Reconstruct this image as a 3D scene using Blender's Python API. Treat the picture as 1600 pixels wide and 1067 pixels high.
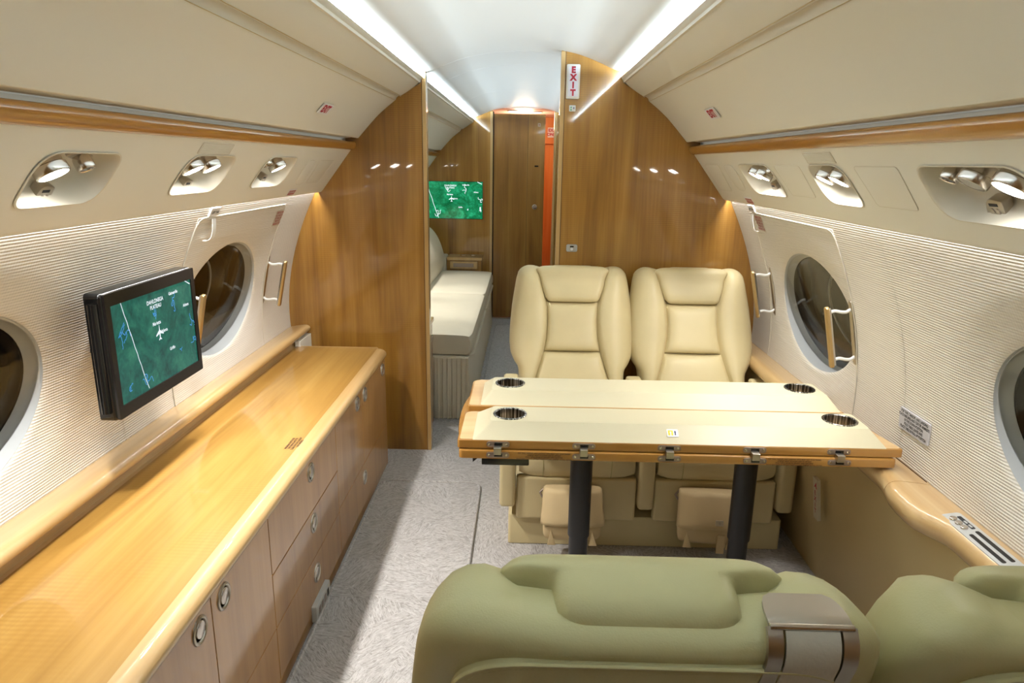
import bpy, bmesh, math, random
from mathutils import Vector, Matrix
import numpy as np
random.seed(7)
PI = math.pi
for o in list(bpy.data.objects): bpy.data.objects.remove(o, do_unlink=True)
COL = bpy.context.scene.collection
SC = bpy.context.scene

# ------------------------------------------------------------------ camera
CAM = Vector((0.03905, 0.0, 1.42))
cd = bpy.data.cameras.new('camera'); cam = bpy.data.objects.new('camera', cd); COL.objects.link(cam)
cd.sensor_width = 36.0; cd.lens = 1066.6/1600*36; cd.clip_start = 0.02
PITCH, YAW, ROLL = 0.256069704, -0.0175471296, -0.0157430395
fw = Vector((math.sin(YAW)*math.cos(PITCH), math.cos(YAW)*math.cos(PITCH), -math.sin(PITCH)))
r0 = Vector((math.cos(YAW), -math.sin(YAW), 0)); d0 = fw.cross(r0)
rt = math.cos(ROLL)*r0 + math.sin(ROLL)*d0; dn = -math.sin(ROLL)*r0 + math.cos(ROLL)*d0
mw = Matrix.Identity(4)
for i in range(3):
    mw[i][0] = rt[i]; mw[i][1] = -dn[i]; mw[i][2] = -fw[i]; mw[i][3] = CAM[i]
cam.matrix_world = mw; SC.camera = cam

# ------------------------------------------------------------------ world, exposure
w = bpy.data.worlds.new('world'); SC.world = w; w.use_nodes = True
w.node_tree.nodes['Background'].inputs[0].default_value = (0.035, 0.028, 0.022, 1)
w.node_tree.nodes['Background'].inputs[1].default_value = 0.5
SC.view_settings.view_transform = 'Standard'; SC.view_settings.look = 'None'
SC.view_settings.gamma = 1.0; SC.view_settings.use_curve_mapping = False
SC.view_settings.exposure = 0.06

COOL = (0.74, 0.90, 1.0); WARM = (1.0, 0.965, 0.92)
def area(name, loc, direction, sx, sy, power, color, spread=180, updir='Z'):
    l = bpy.data.lights.new(name, 'AREA'); l.shape = 'RECTANGLE'; l.size = sx; l.size_y = sy
    l.energy = power; l.color = color; l.spread = math.radians(spread)
    o = bpy.data.objects.new(name, l); COL.objects.link(o); o.location = loc
    # local x runs along the cabin (world Y)
    z = -Vector(direction).normalized(); x = Vector((0, 1, 0)); x = (x - z*x.dot(z)).normalized(); y = z.cross(x)
    m = Matrix((x, y, z)).transposed(); o.rotation_euler = m.to_euler(); return o
def spot(name, loc, target, power, color, size=70, blend=0.5, radius=0.02):
    l = bpy.data.lights.new(name, 'SPOT'); l.energy = power; l.color = color
    l.spot_size = math.radians(size); l.spot_blend = blend; l.shadow_soft_size = radius
    o = bpy.data.objects.new(name, l); COL.objects.link(o); o.location = loc
    o.rotation_euler = (Vector(target)-Vector(loc)).to_track_quat('-Z', 'Y').to_euler(); return o
DL, DR, YB, YF = 3.214, 3.0986, -0.50, 6.27       # partitions, aft end behind the camera, far bulkhead
# cove strips tucked behind the top lips of the bins, washing the ceiling
K_COVE, K_WASH, K_RAIL = 48.0, 12.0, 0.10
for s in (-1, 1):
    ye = DL if s < 0 else DR
    L = ye-0.02-YB
    area('cove_strip', (s*0.470, (ye+YB)/2, 1.775), (-s*0.35, 0, 1), L, 0.02, K_COVE*L/4.4, COOL, 170)
    L2 = YF-0.03-(ye+0.06)
    area('cove_strip', (s*0.470, (YF+ye)/2+0.01, 1.775), (-s*0.35, 0, 1), L2, 0.02, K_COVE*L2/4.4, COOL, 170)
    area('wall_wash_strip', (s*0.9305, (ye+YB)/2, 1.290), (s*0.05, 0, -1), L, 0.008, K_WASH*L/4.4, (1.0, 0.985, 0.97), 170)
    area('rail_strip', (s*0.768, (ye+YB)/2, 1.507), (s*0.9, 0, 0.3), L-0.1, 0.006, K_RAIL*L/4.4, COOL, 160)
# reading lamps: (side, y, x, z, target, power, cone)
K_SPOT = 2.8
LAMPS = []

# ------------------------------------------------------------------ node helpers
def new_mat(name):
    m = bpy.data.materials.new(name); m.use_nodes = True
    nt = m.node_tree; b = nt.nodes['Principled BSDF']; return m, nt, b
def setp(b, **k):
    names = dict(base='Base Color', rough='Roughness', metal='Metallic', spec='Specular IOR Level', coat='Coat Weight',
                 coatr='Coat Roughness', trans='Transmission Weight', ior='IOR', emis='Emission Color', emiss='Emission Strength', sheen='Sheen Weight')
    for kk, v in k.items():
        i = b.inputs[names[kk]]
        i.default_value = (*v, 1) if isinstance(v, tuple) and len(v) == 3 else v
def N(nt, t, **k):
    n = nt.nodes.new(t)
    for a, v in k.items(): setattr(n, a, v)
    return n
def coords(nt, scale=(1, 1, 1), rot=(0, 0, 0)):
    tc = N(nt, 'ShaderNodeTexCoord'); mp = N(nt, 'ShaderNodeMapping')
    mp.inputs['Scale'].default_value = scale; mp.inputs['Rotation'].default_value = rot
    nt.links.new(tc.outputs['Object'], mp.inputs['Vector']); return mp.outputs['Vector']
def noise(nt, vec, scale, detail=4, dist=0.0, rough=0.5):
    n = N(nt, 'ShaderNodeTexNoise'); n.inputs['Scale'].default_value = scale; n.inputs['Detail'].default_value = detail
    n.inputs['Distortion'].default_value = dist; n.inputs['Roughness'].default_value = rough
    nt.links.new(vec, n.inputs['Vector']); return n.outputs['Fac']
def ramp(nt, fac, stops):
    r = N(nt, 'ShaderNodeValToRGB'); e = r.color_ramp.elements
    while len(e) < len(stops): e.new(0.5)
    for el, (p, c) in zip(e, stops): el.position = p; el.color = (*c, 1)
    nt.links.new(fac, r.inputs['Fac']); return r.outputs['Color']
def math_(nt, op, a, b):
    n = N(nt, 'ShaderNodeMath', operation=op)
    for i, v in enumerate((a, b)):
        if isinstance(v, (int, float)): n.inputs[i].default_value = v
        else: nt.links.new(v, n.inputs[i])
    return n.outputs[0]
def mix(nt, fac, a, b, mode='MIX'):
    n = N(nt, 'ShaderNodeMix', data_type='RGBA', blend_type=mode)
    if isinstance(fac, (int, float)): n.inputs['Factor'].default_value = fac
    else: nt.links.new(fac, n.inputs['Factor'])
    for i, v in ((6, a), (7, b)):
        if isinstance(v, tuple): n.inputs[i].default_value = (*v, 1)
        else: nt.links.new(v, n.inputs[i])
    return n.outputs[2]
def bump(nt, b, h, strength, dist=0.002):
    n = N(nt, 'ShaderNodeBump'); n.inputs['Strength'].default_value = strength; n.inputs['Distance'].default_value = dist
    nt.links.new(h, n.inputs['Height']); nt.links.new(n.outputs['Normal'], b.inputs['Normal'])

def wood(name, axis, dark, mid, light, fig=0.16, coat=1.0, gs=1.0, figp=0.009):
    m, nt, b = new_mat(name)
    sc = [7.0*gs]*3; sc[axis] = 0.55*gs
    v = coords(nt, tuple(sc))
    n1 = noise(nt, v, 1.6, 5, 0.7)
    sc2 = [90.0]*3; sc2[axis] = 2.2
    n2 = noise(nt, coords(nt, tuple(sc2)), 1.0, 3, 0.1)
    f = math_(nt, 'ADD', math_(nt, 'MULTIPLY', n1, 0.78), math_(nt, 'MULTIPLY', n2, 0.22))
    c = ramp(nt, f, [(0.30, dark), (0.5, mid), (0.72, light)])
    # fiddleback figure: fine ripples across the grain, strong in some areas only
    wv = N(nt, 'ShaderNodeTexWave', wave_type='BANDS', bands_direction='XYZ'[axis], wave_profile='SIN')
    wv.inputs['Scale'].default_value = 0.314/figp; wv.inputs['Distortion'].default_value = 3.2
    wv.inputs['Detail'].default_value = 2; wv.inputs['Detail Scale'].default_value = 0.35
    nt.links.new(coords(nt), wv.inputs['Vector'])
    msk = noise(nt, coords(nt, (3.2, 3.2, 3.2)), 1.0, 2)
    mk = N(nt, 'ShaderNodeMapRange'); mk.inputs['From Min'].default_value = 0.42; mk.inputs['From Max'].default_value = 0.66
    nt.links.new(msk, mk.inputs['Value'])
    ff = math_(nt, 'MULTIPLY', math_(nt, 'MULTIPLY', wv.outputs['Fac'], mk.outputs[0]), fig*2.2)
    c2 = mix(nt, ff, c, dark)
    nt.links.new(c2, b.inputs['Base Color'])
    setp(b, rough=0.36, spec=0.4, coat=coat, coatr=0.035)
    return m
M_WOODV = wood('veneer_upright', 2, (0.185, 0.080, 0.011), (0.325, 0.155, 0.024), (0.455, 0.240, 0.050))
M_WOODC = wood('veneer_counter', 1, (0.290, 0.145, 0.026), (0.395, 0.220, 0.050), (0.500, 0.305, 0.085), fig=0.16, figp=0.013)
M_WOODF = wood('veneer_cabinet_front', 2, (0.265, 0.115, 0.024), (0.365, 0.178, 0.045), (0.445, 0.232, 0.068), fig=0.06)
M_WOODL = wood('solid_maple_edge', 1, (0.470, 0.290, 0.115), (0.560, 0.370, 0.165), (0.650, 0.465, 0.235), fig=0.05)
M_WOODR = wood('honey_rail', 1, (0.300, 0.120, 0.014), (0.400, 0.175, 0.024), (0.500, 0.245, 0.050), fig=0.06, gs=0.8)
M_TRIM = wood('maple_edge_trim', 2, (0.420, 0.250, 0.085), (0.500, 0.315, 0.120), (0.570, 0.385, 0.165), fig=0.03)
M_TABLEW = wood('table_wood', 0, (0.270, 0.115, 0.018), (0.340, 0.160, 0.030), (0.430, 0.220, 0.050), fig=0.04)
M_TABLEL = wood('table_wood_pale', 0, (0.520, 0.310, 0.120), (0.610, 0.390, 0.170), (0.680, 0.470, 0.230), fig=0.03)
M_DOOR = wood('veneer_door', 2, (0.170, 0.070, 0.010), (0.265, 0.120, 0.020), (0.360, 0.180, 0.040), fig=0.03, coat=0.5)
M_ORANGE = wood('vestibule_wood_light_tinted', 2, (0.55, 0.16, 0.03), (0.66, 0.24, 0.06), (0.75, 0.32, 0.09), fig=0.0, coat=0.3)  # orange light beyond the door tinted into the wood colours

def plain(name, base, rough=0.5, spec=0.4, metal=0.0, coat=0.0, bscale=0, bstr=0.0, emis=None, emiss=0.0):
    m, nt, b = new_mat(name); setp(b, base=base, rough=rough, spec=spec, metal=metal, coat=coat)
    if emis: setp(b, emis=emis, emiss=emiss)
    if bscale: bump(nt, b, noise(nt, coords(nt), bscale, 4), bstr, 0.001)
    return m
def leather(name, base, var=0.06):
    m, nt, b = new_mat(name)
    n = noise(nt, coords(nt), 5.0, 3)
    d = tuple(x*(1-var) for x in base); l = tuple(min(1, x*(1+var)) for x in base)
    nt.links.new(ramp(nt, n, [(0.3, d), (0.7, l)]), b.inputs['Base Color'])
    setp(b, rough=0.40, spec=0.35)
    h = math_(nt, 'ADD', noise(nt, coords(nt), 420, 3), math_(nt, 'MULTIPLY', noise(nt, coords(nt), 14, 3), 2.2))
    bump(nt, b, h, 0.18, 0.0015); return m
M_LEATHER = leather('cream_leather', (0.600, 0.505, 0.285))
M_LEATHER_N = leather('cream_leather_light_tinted', (0.500, 0.465, 0.240))  # same cream leather; greenish light on the near seats mixed into the colour
M_LEATHER_T = leather('table_pad_leather', (0.570, 0.525, 0.365), 0.02)
M_POUCH = plain('tan_pouch_cloth', (0.560, 0.430, 0.240), 0.75, 0.2, bscale=60, bstr=0.4)
M_DIVAN = leather('ivory_divan_leather', (0.700, 0.640, 0.500), 0.03)
M_STITCH = plain('thread', (0.36, 0.33, 0.15), 0.8)
M_CREAM = plain('cream_laminate', (0.800, 0.785, 0.705), 0.42, 0.35, bscale=300, bstr=0.05)
M_CREAML = plain('cream_laminate_pale', (0.690, 0.650, 0.550), 0.42, 0.3)
M_CEIL = plain('ceiling_white', (0.780, 0.790, 0.780), 0.45, 0.3)
M_DADO = plain('dado_leather', (0.520, 0.400, 0.200), 0.42, 0.4, bscale=5, bstr=0.05)
M_DARK = plain('dark_gap', (0.02, 0.015, 0.01), 0.7, 0.1)
M_BLACK = plain('black_plastic', (0.006, 0.006, 0.006), 0.14, 0.5)
M_BEZEL = plain('brown_black_bezel', (0.010, 0.008, 0.007), 0.20, 0.4)
M_LEG = plain('black_anodised', (0.014, 0.013, 0.014), 0.38, 0.5)
M_CHROME = plain('brushed_nickel', (0.62, 0.58, 0.53), 0.22, metal=1.0)
M_NICKEL = plain('satin_nickel', (0.50, 0.46, 0.40), 0.34, metal=1.0)
m, nt, b = new_mat('steel_painted_reflections'); M_STEELD = m  # reflection streaks of the shiny cup walls drawn in the colour
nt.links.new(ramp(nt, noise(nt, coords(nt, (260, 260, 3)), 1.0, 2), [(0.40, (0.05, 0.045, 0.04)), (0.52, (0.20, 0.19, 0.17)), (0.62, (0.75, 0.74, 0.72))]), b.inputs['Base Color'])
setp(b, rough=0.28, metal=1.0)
M_BRONZE = plain('bronze_plate', (0.34, 0.27, 0.23), 0.36, metal=0.8)
M_GOLD = plain('brass_grip', (0.52, 0.36, 0.16), 0.28, metal=0.75)
M_WHITEM = plain('white_enamel', (0.78, 0.78, 0.75), 0.3)
M_GREYP = plain('grey_plastic', (0.46, 0.46, 0.44), 0.4)
M_RING = plain('window_reveal_grey', (0.500, 0.520, 0.520), 0.35)
M_LABELW = plain('label_white', (0.78, 0.77, 0.78), 0.5)
M_LABELG = plain('label_grey', (0.56, 0.56, 0.60), 0.5)
M_LABELC = plain('label_cream', (0.60, 0.54, 0.42), 0.5)
M_RED = plain('letter_red', (0.42, 0.015, 0.04), 0.5)
M_INK = plain('letter_black', (0.012, 0.012, 0.015), 0.5)
M_INKB = plain('letter_brown', (0.07, 0.03, 0.012), 0.5)
M_REDI = plain('letter_faded_red', (0.42, 0.13, 0.12), 0.5)
M_GREEN = plain('mark_green', (0.02, 0.25, 0.10), 0.5)
M_BLUE = plain('mark_navy', (0.02, 0.03, 0.14), 0.5)
M_YELLOW = plain('mark_yellow', (0.75, 0.62, 0.03), 0.5)
M_LAMP = plain('lamp_lens_lit', (1, 1, 1), 0.3, emis=(1.0, 0.96, 0.90), emiss=85.0)
M_LAMPD = plain('dome_lens_lit', (1, 1, 1), 0.3, emis=(1.0, 0.90, 0.82), emiss=7.0)
M_PINKC = plain('vestibule_ceiling_light_tinted', (0.80, 0.62, 0.52), 0.5)  # white ceiling; the warm pinkish light is put into its colour
M_BELT = plain('belt_webbing', (0.56, 0.53, 0.44), 0.7, 0.2, bscale=200, bstr=0.4)
M_OUTSIDE = plain('night_dark', (0.012, 0.010, 0.009), 0.6, 0.1)
m, nt, b = new_mat('window_glass'); setp(b, base=(0.90, 0.90, 0.88), rough=0.0, trans=1.0, ior=1.10); M_GLASS = m
# exit sign face, softly lit from inside
M_SIGN = plain('sign_face_backlit', (0.72, 0.74, 0.82), 0.4, emis=(0.85, 0.90, 1.0), emiss=0.10)
# wall cloth with fine horizontal ribs
m, nt, b = new_mat('ribbed_wall_cloth'); setp(b, base=(0.720, 0.680, 0.610), rough=0.55, spec=0.25); M_WALL = m
wv = N(nt, 'ShaderNodeTexWave', wave_type='BANDS', bands_direction='Z'); wv.inputs['Scale'].default_value = 0.314/0.0068
nt.links.new(coords(nt), wv.inputs['Vector'])
wv2 = N(nt, 'ShaderNodeTexWave', wave_type='BANDS', bands_direction='Y'); wv2.inputs['Scale'].default_value = 0.314/0.0075
nt.links.new(coords(nt), wv2.inputs['Vector'])
bump(nt, b, math_(nt, 'ADD', wv.outputs['Fac'], math_(nt, 'MULTIPLY', wv2.outputs['Fac'], 0.22)), 0.55, 0.0016)
# sculpted carpet
m, nt, b = new_mat('sculpted_carpet'); M_CARPET = m
vor = N(nt, 'ShaderNodeTexVoronoi', feature='F1'); vor.inputs['Scale'].default_value = 9.0
nt.links.new(coords(nt), vor.inputs['Vector'])
vm = N(nt, 'ShaderNodeVectorMath', operation='SCALE'); vm.inputs['Scale'].default_value = 9.0
nt.links.new(vor.outputs['Color'], vm.inputs[0])
vr = N(nt, 'ShaderNodeVectorRotate', rotation_type='Z_AXIS')
sep = N(nt, 'ShaderNodeSeparateColor'); nt.links.new(vor.outputs['Color'], sep.inputs['Color'])
nt.links.new(coords(nt), vr.inputs['Vector']); nt.links.new(math_(nt, 'MULTIPLY', sep.outputs[0], 6.28), vr.inputs['Angle'])
mp = N(nt, 'ShaderNodeMapping'); mp.inputs['Scale'].default_value = (40, 190, 40); nt.links.new(vr.outputs['Vector'], mp.inputs['Vector'])
st = noise(nt, mp.outputs['Vector'], 1.0, 3, 1.2)
fine = noise(nt, coords(nt), 480, 2)
f = math_(nt, 'ADD', math_(nt, 'MULTIPLY', st, 0.75), math_(nt, 'MULTIPLY', fine, 0.25))
nt.links.new(ramp(nt, f, [(0.33, (0.250, 0.232, 0.215)), (0.5, (0.450, 0.430, 0.415)), (0.68, (0.590, 0.575, 0.565))]), b.inputs['Base Color'])
setp(b, rough=0.9, spec=0.1, sheen=0.15); bump(nt, b, f, 0.5, 0.004)
# moving-map screen
def screen_mat(name, c0, c1, c2, strength):
    m, nt, b = new_mat(name)
    n = noise(nt, coords(nt), 9.0, 7, 1.4, 0.62); n2 = noise(nt, coords(nt), 55.0, 4, 1.0)
    f = math_(nt, 'ADD', math_(nt, 'MULTIPLY', n, 0.7), math_(nt, 'MULTIPLY', n2, 0.3))
    c = ramp(nt, f, [(0.36, c0), (0.5, c1), (0.66, c2)])
    nt.links.new(c, b.inputs['Emission Color']); setp(b, base=(0.01, 0.01, 0.01), rough=0.08, emiss=strength); return m
M_MAP = screen_mat('map_screen_teal', (0.002, 0.050, 0.040), (0.006, 0.110, 0.080), (0.03, 0.19, 0.12), 1.0)
M_MAP2 = screen_mat('map_screen_green', (0.000, 0.085, 0.022), (0.002, 0.190, 0.070), (0.02, 0.42, 0.19), 1.15)
M_MAPW = plain('map_white', (0.1, 0.1, 0.1), 0.3, emis=(0.80, 0.88, 0.95), emiss=0.85)
M_MAPW2 = plain('map_bright_white', (0.1, 0.1, 0.1), 0.3, emis=(0.85, 0.95, 1.0), emiss=1.2)
M_MAPB = plain('map_blue', (0.02, 0.05, 0.1), 0.3, emis=(0.05, 0.27, 0.60), emiss=0.8)

# ------------------------------------------------------------------ object helpers
def link(name, me, mat=None, parent=None):
    o = bpy.data.objects.new(name, me); COL.objects.link(o)
    if mat is not None: me.materials.append(mat)
    if parent is not None: o.parent = parent
    return o
def from_bm(name, bm, mat, parent=None, smooth=True, ang=38):
    bmesh.ops.recalc_face_normals(bm, faces=bm.faces)
    me = bpy.data.meshes.new(name); bm.to_mesh(me); bm.free()
    if smooth:
        me.polygons.foreach_set('use_smooth', [True]*len(me.polygons))
        try: me.set_sharp_from_angle(angle=math.radians(ang))
        except Exception: pass
    return link(name, me, mat, parent)
def tag(o, label=None, cat=None, group=None, kind=None):
    if label: o['label'] = label
    if cat: o['category'] = cat
    if group: o['group'] = group
    if kind: o['kind'] = kind
    return o
def empty(name, loc=(0, 0, 0), rz=0, label=None, cat=None, group=None, kind=None):
    o = bpy.data.objects.new(name, None); COL.objects.link(o); o.location = loc; o.rotation_euler = (0, 0, rz)
    o.empty_display_size = 0.05; return tag(o, label, cat, group, kind)
def b_box(bm, lo, hi, bev=0.0, seg=2, xf=None):
    r = bmesh.ops.create_cube(bm, size=1.0); vs = r['verts']
    for v in vs: v.co = Vector([(lo[i]+hi[i])/2 + v.co[i]*(hi[i]-lo[i]) for i in range(3)])
    if bev > 0:
        es = list({e for v in vs for e in v.link_edges})
        rr = bmesh.ops.bevel(bm, geom=es, offset=bev, segments=seg, profile=0.5, affect='EDGES')
        vs = list({v for f in rr['faces'] for v in f.verts} | {v for v in vs if v.is_valid})
    if xf is not None: bmesh.ops.transform(bm, matrix=xf, verts=vs)
    return vs
def crisp(o):
    m_ = o.modifiers.new('weighted', 'WEIGHTED_NORMAL'); m_.keep_sharp = True; m_.weight = 100; return o
def box(name, lo, hi, mat, parent=None, bev=0.0, seg=2, xf=None):
    bm = bmesh.new(); b_box(bm, lo, hi, bev, seg, xf); return crisp(from_bm(name, bm, mat, parent)) if bev else from_bm(name, bm, mat, parent)
def b_loft(bm, rings, closed=True, cap0=False, cap1=False):
    vr = [[bm.verts.new(p) for p in r] for r in rings]; n = len(vr[0])
    for a, c in zip(vr[:-1], vr[1:]):
        for i in range(n if closed else n-1):
            j = (i+1) % n
            try: bm.faces.new((a[i], a[j], c[j], c[i]))
            except ValueError: pass
    if cap0: bm.faces.new(vr[0][::-1])
    if cap1: bm.faces.new(vr[-1])
    return vr
def loft(name, rings, mat, parent=None, closed=True, cap0=False, cap1=False, ang=38):
    bm = bmesh.new(); b_loft(bm, rings, closed, cap0, cap1); return from_bm(name, bm, mat, parent, ang=ang)
def ext_y(name, prof, y0, y1, mat, parent=None, s=1, closed=True, cap=True, ang=38):
    """profile of (x, z) points drawn along the cabin"""
    return loft(name, [[(s*x, y, z) for x, z in prof] for y in (y0, y1)], mat, parent, closed, cap and closed, cap and closed, ang)
def round_poly(pts, r, seg=5):
    out = []; n = len(pts)
    rs = r if isinstance(r, (list, tuple)) else [r]*n
    for i in range(n):
        p = Vector(pts[i]); a = Vector(pts[i-1])-p; c = Vector(pts[(i+1) % n])-p
        rr = min(rs[i], a.length*0.49, c.length*0.49)
        if rr <= 1e-6: out.append(tuple(p)); continue
        A = p + a.normalized()*rr; B = p + c.normalized()*rr
        for k in range(seg+1):
            t = k/seg; out.append(tuple((1-t)**2*A + 2*t*(1-t)*p + t*t*B))
    return out
def b_prism(bm, pts, frame, d0, d1, bev=0.0, seg=2):
    """outline pts (u, v) in frame (origin, U, V, W) pushed from depth d0 to d1 along W, top edge bevelled"""
    O, U, V, W = [Vector(x) for x in frame]
    P = lambda u, v, d: O + U*u + V*v + W*d
    if bev > 0:
        c = Vector((sum(p[0] for p in pts)/len(pts), sum(p[1] for p in pts)/len(pts)))
        rings = [[P(u, v, d0) for u, v in pts]]
        for k in range(seg+1):
            a = k/seg*PI/2; ins = bev*(1-math.cos(a)); d = d1 - math.copysign(bev, d1-d0)*(1-math.sin(a))
            rings.append([P(*_inset(pts, i, ins), d) for i in range(len(pts))])
        b_loft(bm, rings, True, True, True)
    else:
        b_loft(bm, [[P(u, v, d) for u, v in pts] for d in (d0, d1)], True, True, True)
def _inset(pts, i, d):
    if d == 0: return pts[i]
    n = len(pts); p = Vector(pts[i]); a = (p-Vector(pts[i-1])); c = (Vector(pts[(i+1) % n])-p)
    if a.length < 1e-7: a = c
    if c.length < 1e-7: c = a
    area2 = sum(pts[k-1][0]*pts[k][1]-pts[k][0]*pts[k-1][1] for k in range(n))
    sg = 1 if area2 > 0 else -1
    na = Vector((-a.y, a.x)).normalized()*sg; nc = Vector((-c.y, c.x)).normalized()*sg
    nn = (na+nc)
    if nn.length < 1e-6: return tuple(p)
    nn.normalize(); k = max(0.5, nn.dot(na)); return tuple(p + nn*(d/k))
def prism(name, pts, frame, d0, d1, mat, parent=None, bev=0.0, seg=2):
    bm = bmesh.new(); b_prism(bm, pts, frame, d0, d1, bev, seg); return from_bm(name, bm, mat, parent)
def circ(r, n=24, cx=0, cy=0, ry=None):
    return [(cx+r*math.cos(2*PI*k/n), cy+(ry or r)*math.sin(2*PI*k/n)) for k in range(n)]
def stadium(L, h, n=6):
    return round_poly([(-L/2, -h/2), (L/2, -h/2), (L/2, h/2), (-L/2, h/2)], h*0.49, n)
def b_tube(bm, pts, r, n=10, closed=False, caps=True):
    pts = [Vector(p) for p in pts]; rings = []; up = None
    for i, p in enumerate(pts):
        a = pts[i-1] if (i > 0 or closed) else pts[i]; c = pts[(i+1) % len(pts)] if (i < len(pts)-1 or closed) else pts[i]
        t = (c-a).normalized()
        if up is None: up = t.orthogonal().normalized()
        up = (up - t*up.dot(t)).normalized(); w_ = t.cross(up)
        rr = r[i] if isinstance(r, (list, tuple)) else r
        rings.append([p + up*rr*math.cos(2*PI*k/n) + w_*rr*math.sin(2*PI*k/n) for k in range(n)])
    if closed: rings.append(rings[0])
    b_loft(bm, rings, True, caps and not closed, caps and not closed)
def tube(name, pts, r, mat, parent=None, n=10, closed=False):
    bm = bmesh.new(); b_tube(bm, pts, r, n, closed); 
    if closed: bmesh.ops.remove_doubles(bm, verts=bm.verts, dist=1e-6)
    return from_bm(name, bm, mat, parent, ang=60)
def lathe(name, prof, frame, mat, parent=None, n=28, ang=38):
    """prof (r, d) round axis W of frame"""
    O, U, V, W = [Vector(x) for x in frame]
    rings = [[O + U*(r*math.cos(2*PI*k/n)) + V*(r*math.sin(2*PI*k/n)) + W*d for k in range(n)] for r, d in prof]
    return loft(name, rings, mat, parent, True, False, prof[-1][0] > 1e-4, ang)
def spline(pts, n):
    """Catmull-Rom through pts, n samples"""
    P = [Vector(p) for p in pts]; P = [2*P[0]-P[1]] + P + [2*P[-1]-P[-2]]; out = []; m_ = len(P)-3
    for k in range(n):
        t = k/(n-1)*m_; i = min(int(t), m_-1); t -= i; a, b_, c, d = P[i:i+4]
        out.append(0.5*((2*b_)+(c-a)*t+(2*a-5*b_+4*c-d)*t*t+(3*b_-a-3*c+d)*t**3))
    return out
def text(name, body, frame, size, mat, parent=None, off=0.0006, align='CENTER', sx=1.0, space=1.0, line=1.0, thick=0.0):
    """lettering lying in frame (origin, U right, V up, W out)"""
    c = bpy.data.curves.new(name, 'FONT'); c.body = body; c.size = size; c.align_x = align; c.align_y = 'CENTER'
    c.space_character = space; c.space_line = line; c.fill_mode = 'FRONT'; c.offset = thick
    tmp = bpy.data.objects.new('tmp_text', c); me = bpy.data.meshes.new_from_object(tmp)
    bpy.data.objects.remove(tmp); bpy.data.curves.remove(c); me.name = name; me.materials.clear(); me.materials.append(mat)
    o = bpy.data.objects.new(name, me); COL.objects.link(o)
    O, U, V, W = [Vector(x) for x in frame]
    U = U.normalized(); V = V.normalized(); W = W.normalized()
    m_ = Matrix.Identity(4)
    for i in range(3): m_[i][0] = U[i]*sx; m_[i][1] = V[i]; m_[i][2] = W[i]; m_[i][3] = O[i]+W[i]*off
    o.matrix_local = m_
    if parent is not None: o.parent = parent
    return o
def dup(o, parent=None):
    c = o.copy(); COL.objects.link(c); c.parent = parent
    for ch in list(o.children): dup(ch, c)
    return c

# ------------------------------------------------------------------ cabin profile
WP = np.array([(1.32, .915), (1.27, .94), (1.145, 1.0), (1.05, 1.04), (.95, 1.066), (.88, 1.081), (.8, 1.092), (.71, 1.099), (.63, 1.097), (.55, 1.087)])
PF = np.polyfit(WP[:, 0], WP[:, 1], 4)
def wx(z): return float(np.polyval(PF, z))
def wnorm(z):                                        # (outward x, z) of the wall, right side
    d = (wx(z+0.01)-wx(z-0.01))/0.02; v = Vector((1, 0, -d)); return v.normalized()
def wall_frame(y, z, s, lift=0.0):
    """origin on the wall, U so that text reads from the aisle, V up along the wall, W into the cabin"""
    n = wnorm(z); W = Vector((-s*n.x, 0, -n.z)); U = Vector((0, -s, 0)); V = W.cross(U)
    return (Vector((s*wx(z), y, z))+W*lift, U, V, W)
HALF_CEIL = [(0, 1.897), (.10, 1.892), (.193, 1.878), (.263, 1.862), (.345, 1.832), (.39, 1.812), (.43, 1.802), (.47, 1.803), (.51, 1.795), (.53, 1.74)]

# floor
fl = box('floor', (-1.25, YB-.1, -0.03), (1.25, 7.9, 0.0), M_CARPET); tag(fl, kind='structure')
# ceiling: three panels meeting at fine joints
ceil = empty('ceiling', kind='structure')
full = [(-x, z) for x, z in HALF_CEIL[::-1]] + HALF_CEIL[1:]
dense = [(p.x, p.y) for p in spline(full, 49)]
thick = dense + [(x*1.02, z+0.02) for x, z in dense[::-1]]
for y0, y1 in ((YB, 3.236), (3.240, 3.665), (3.669, 4.83), (4.834, YF)):
    ext_y('ceiling_panel', thick, y0, y1, M_CEIL, ceil)

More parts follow.
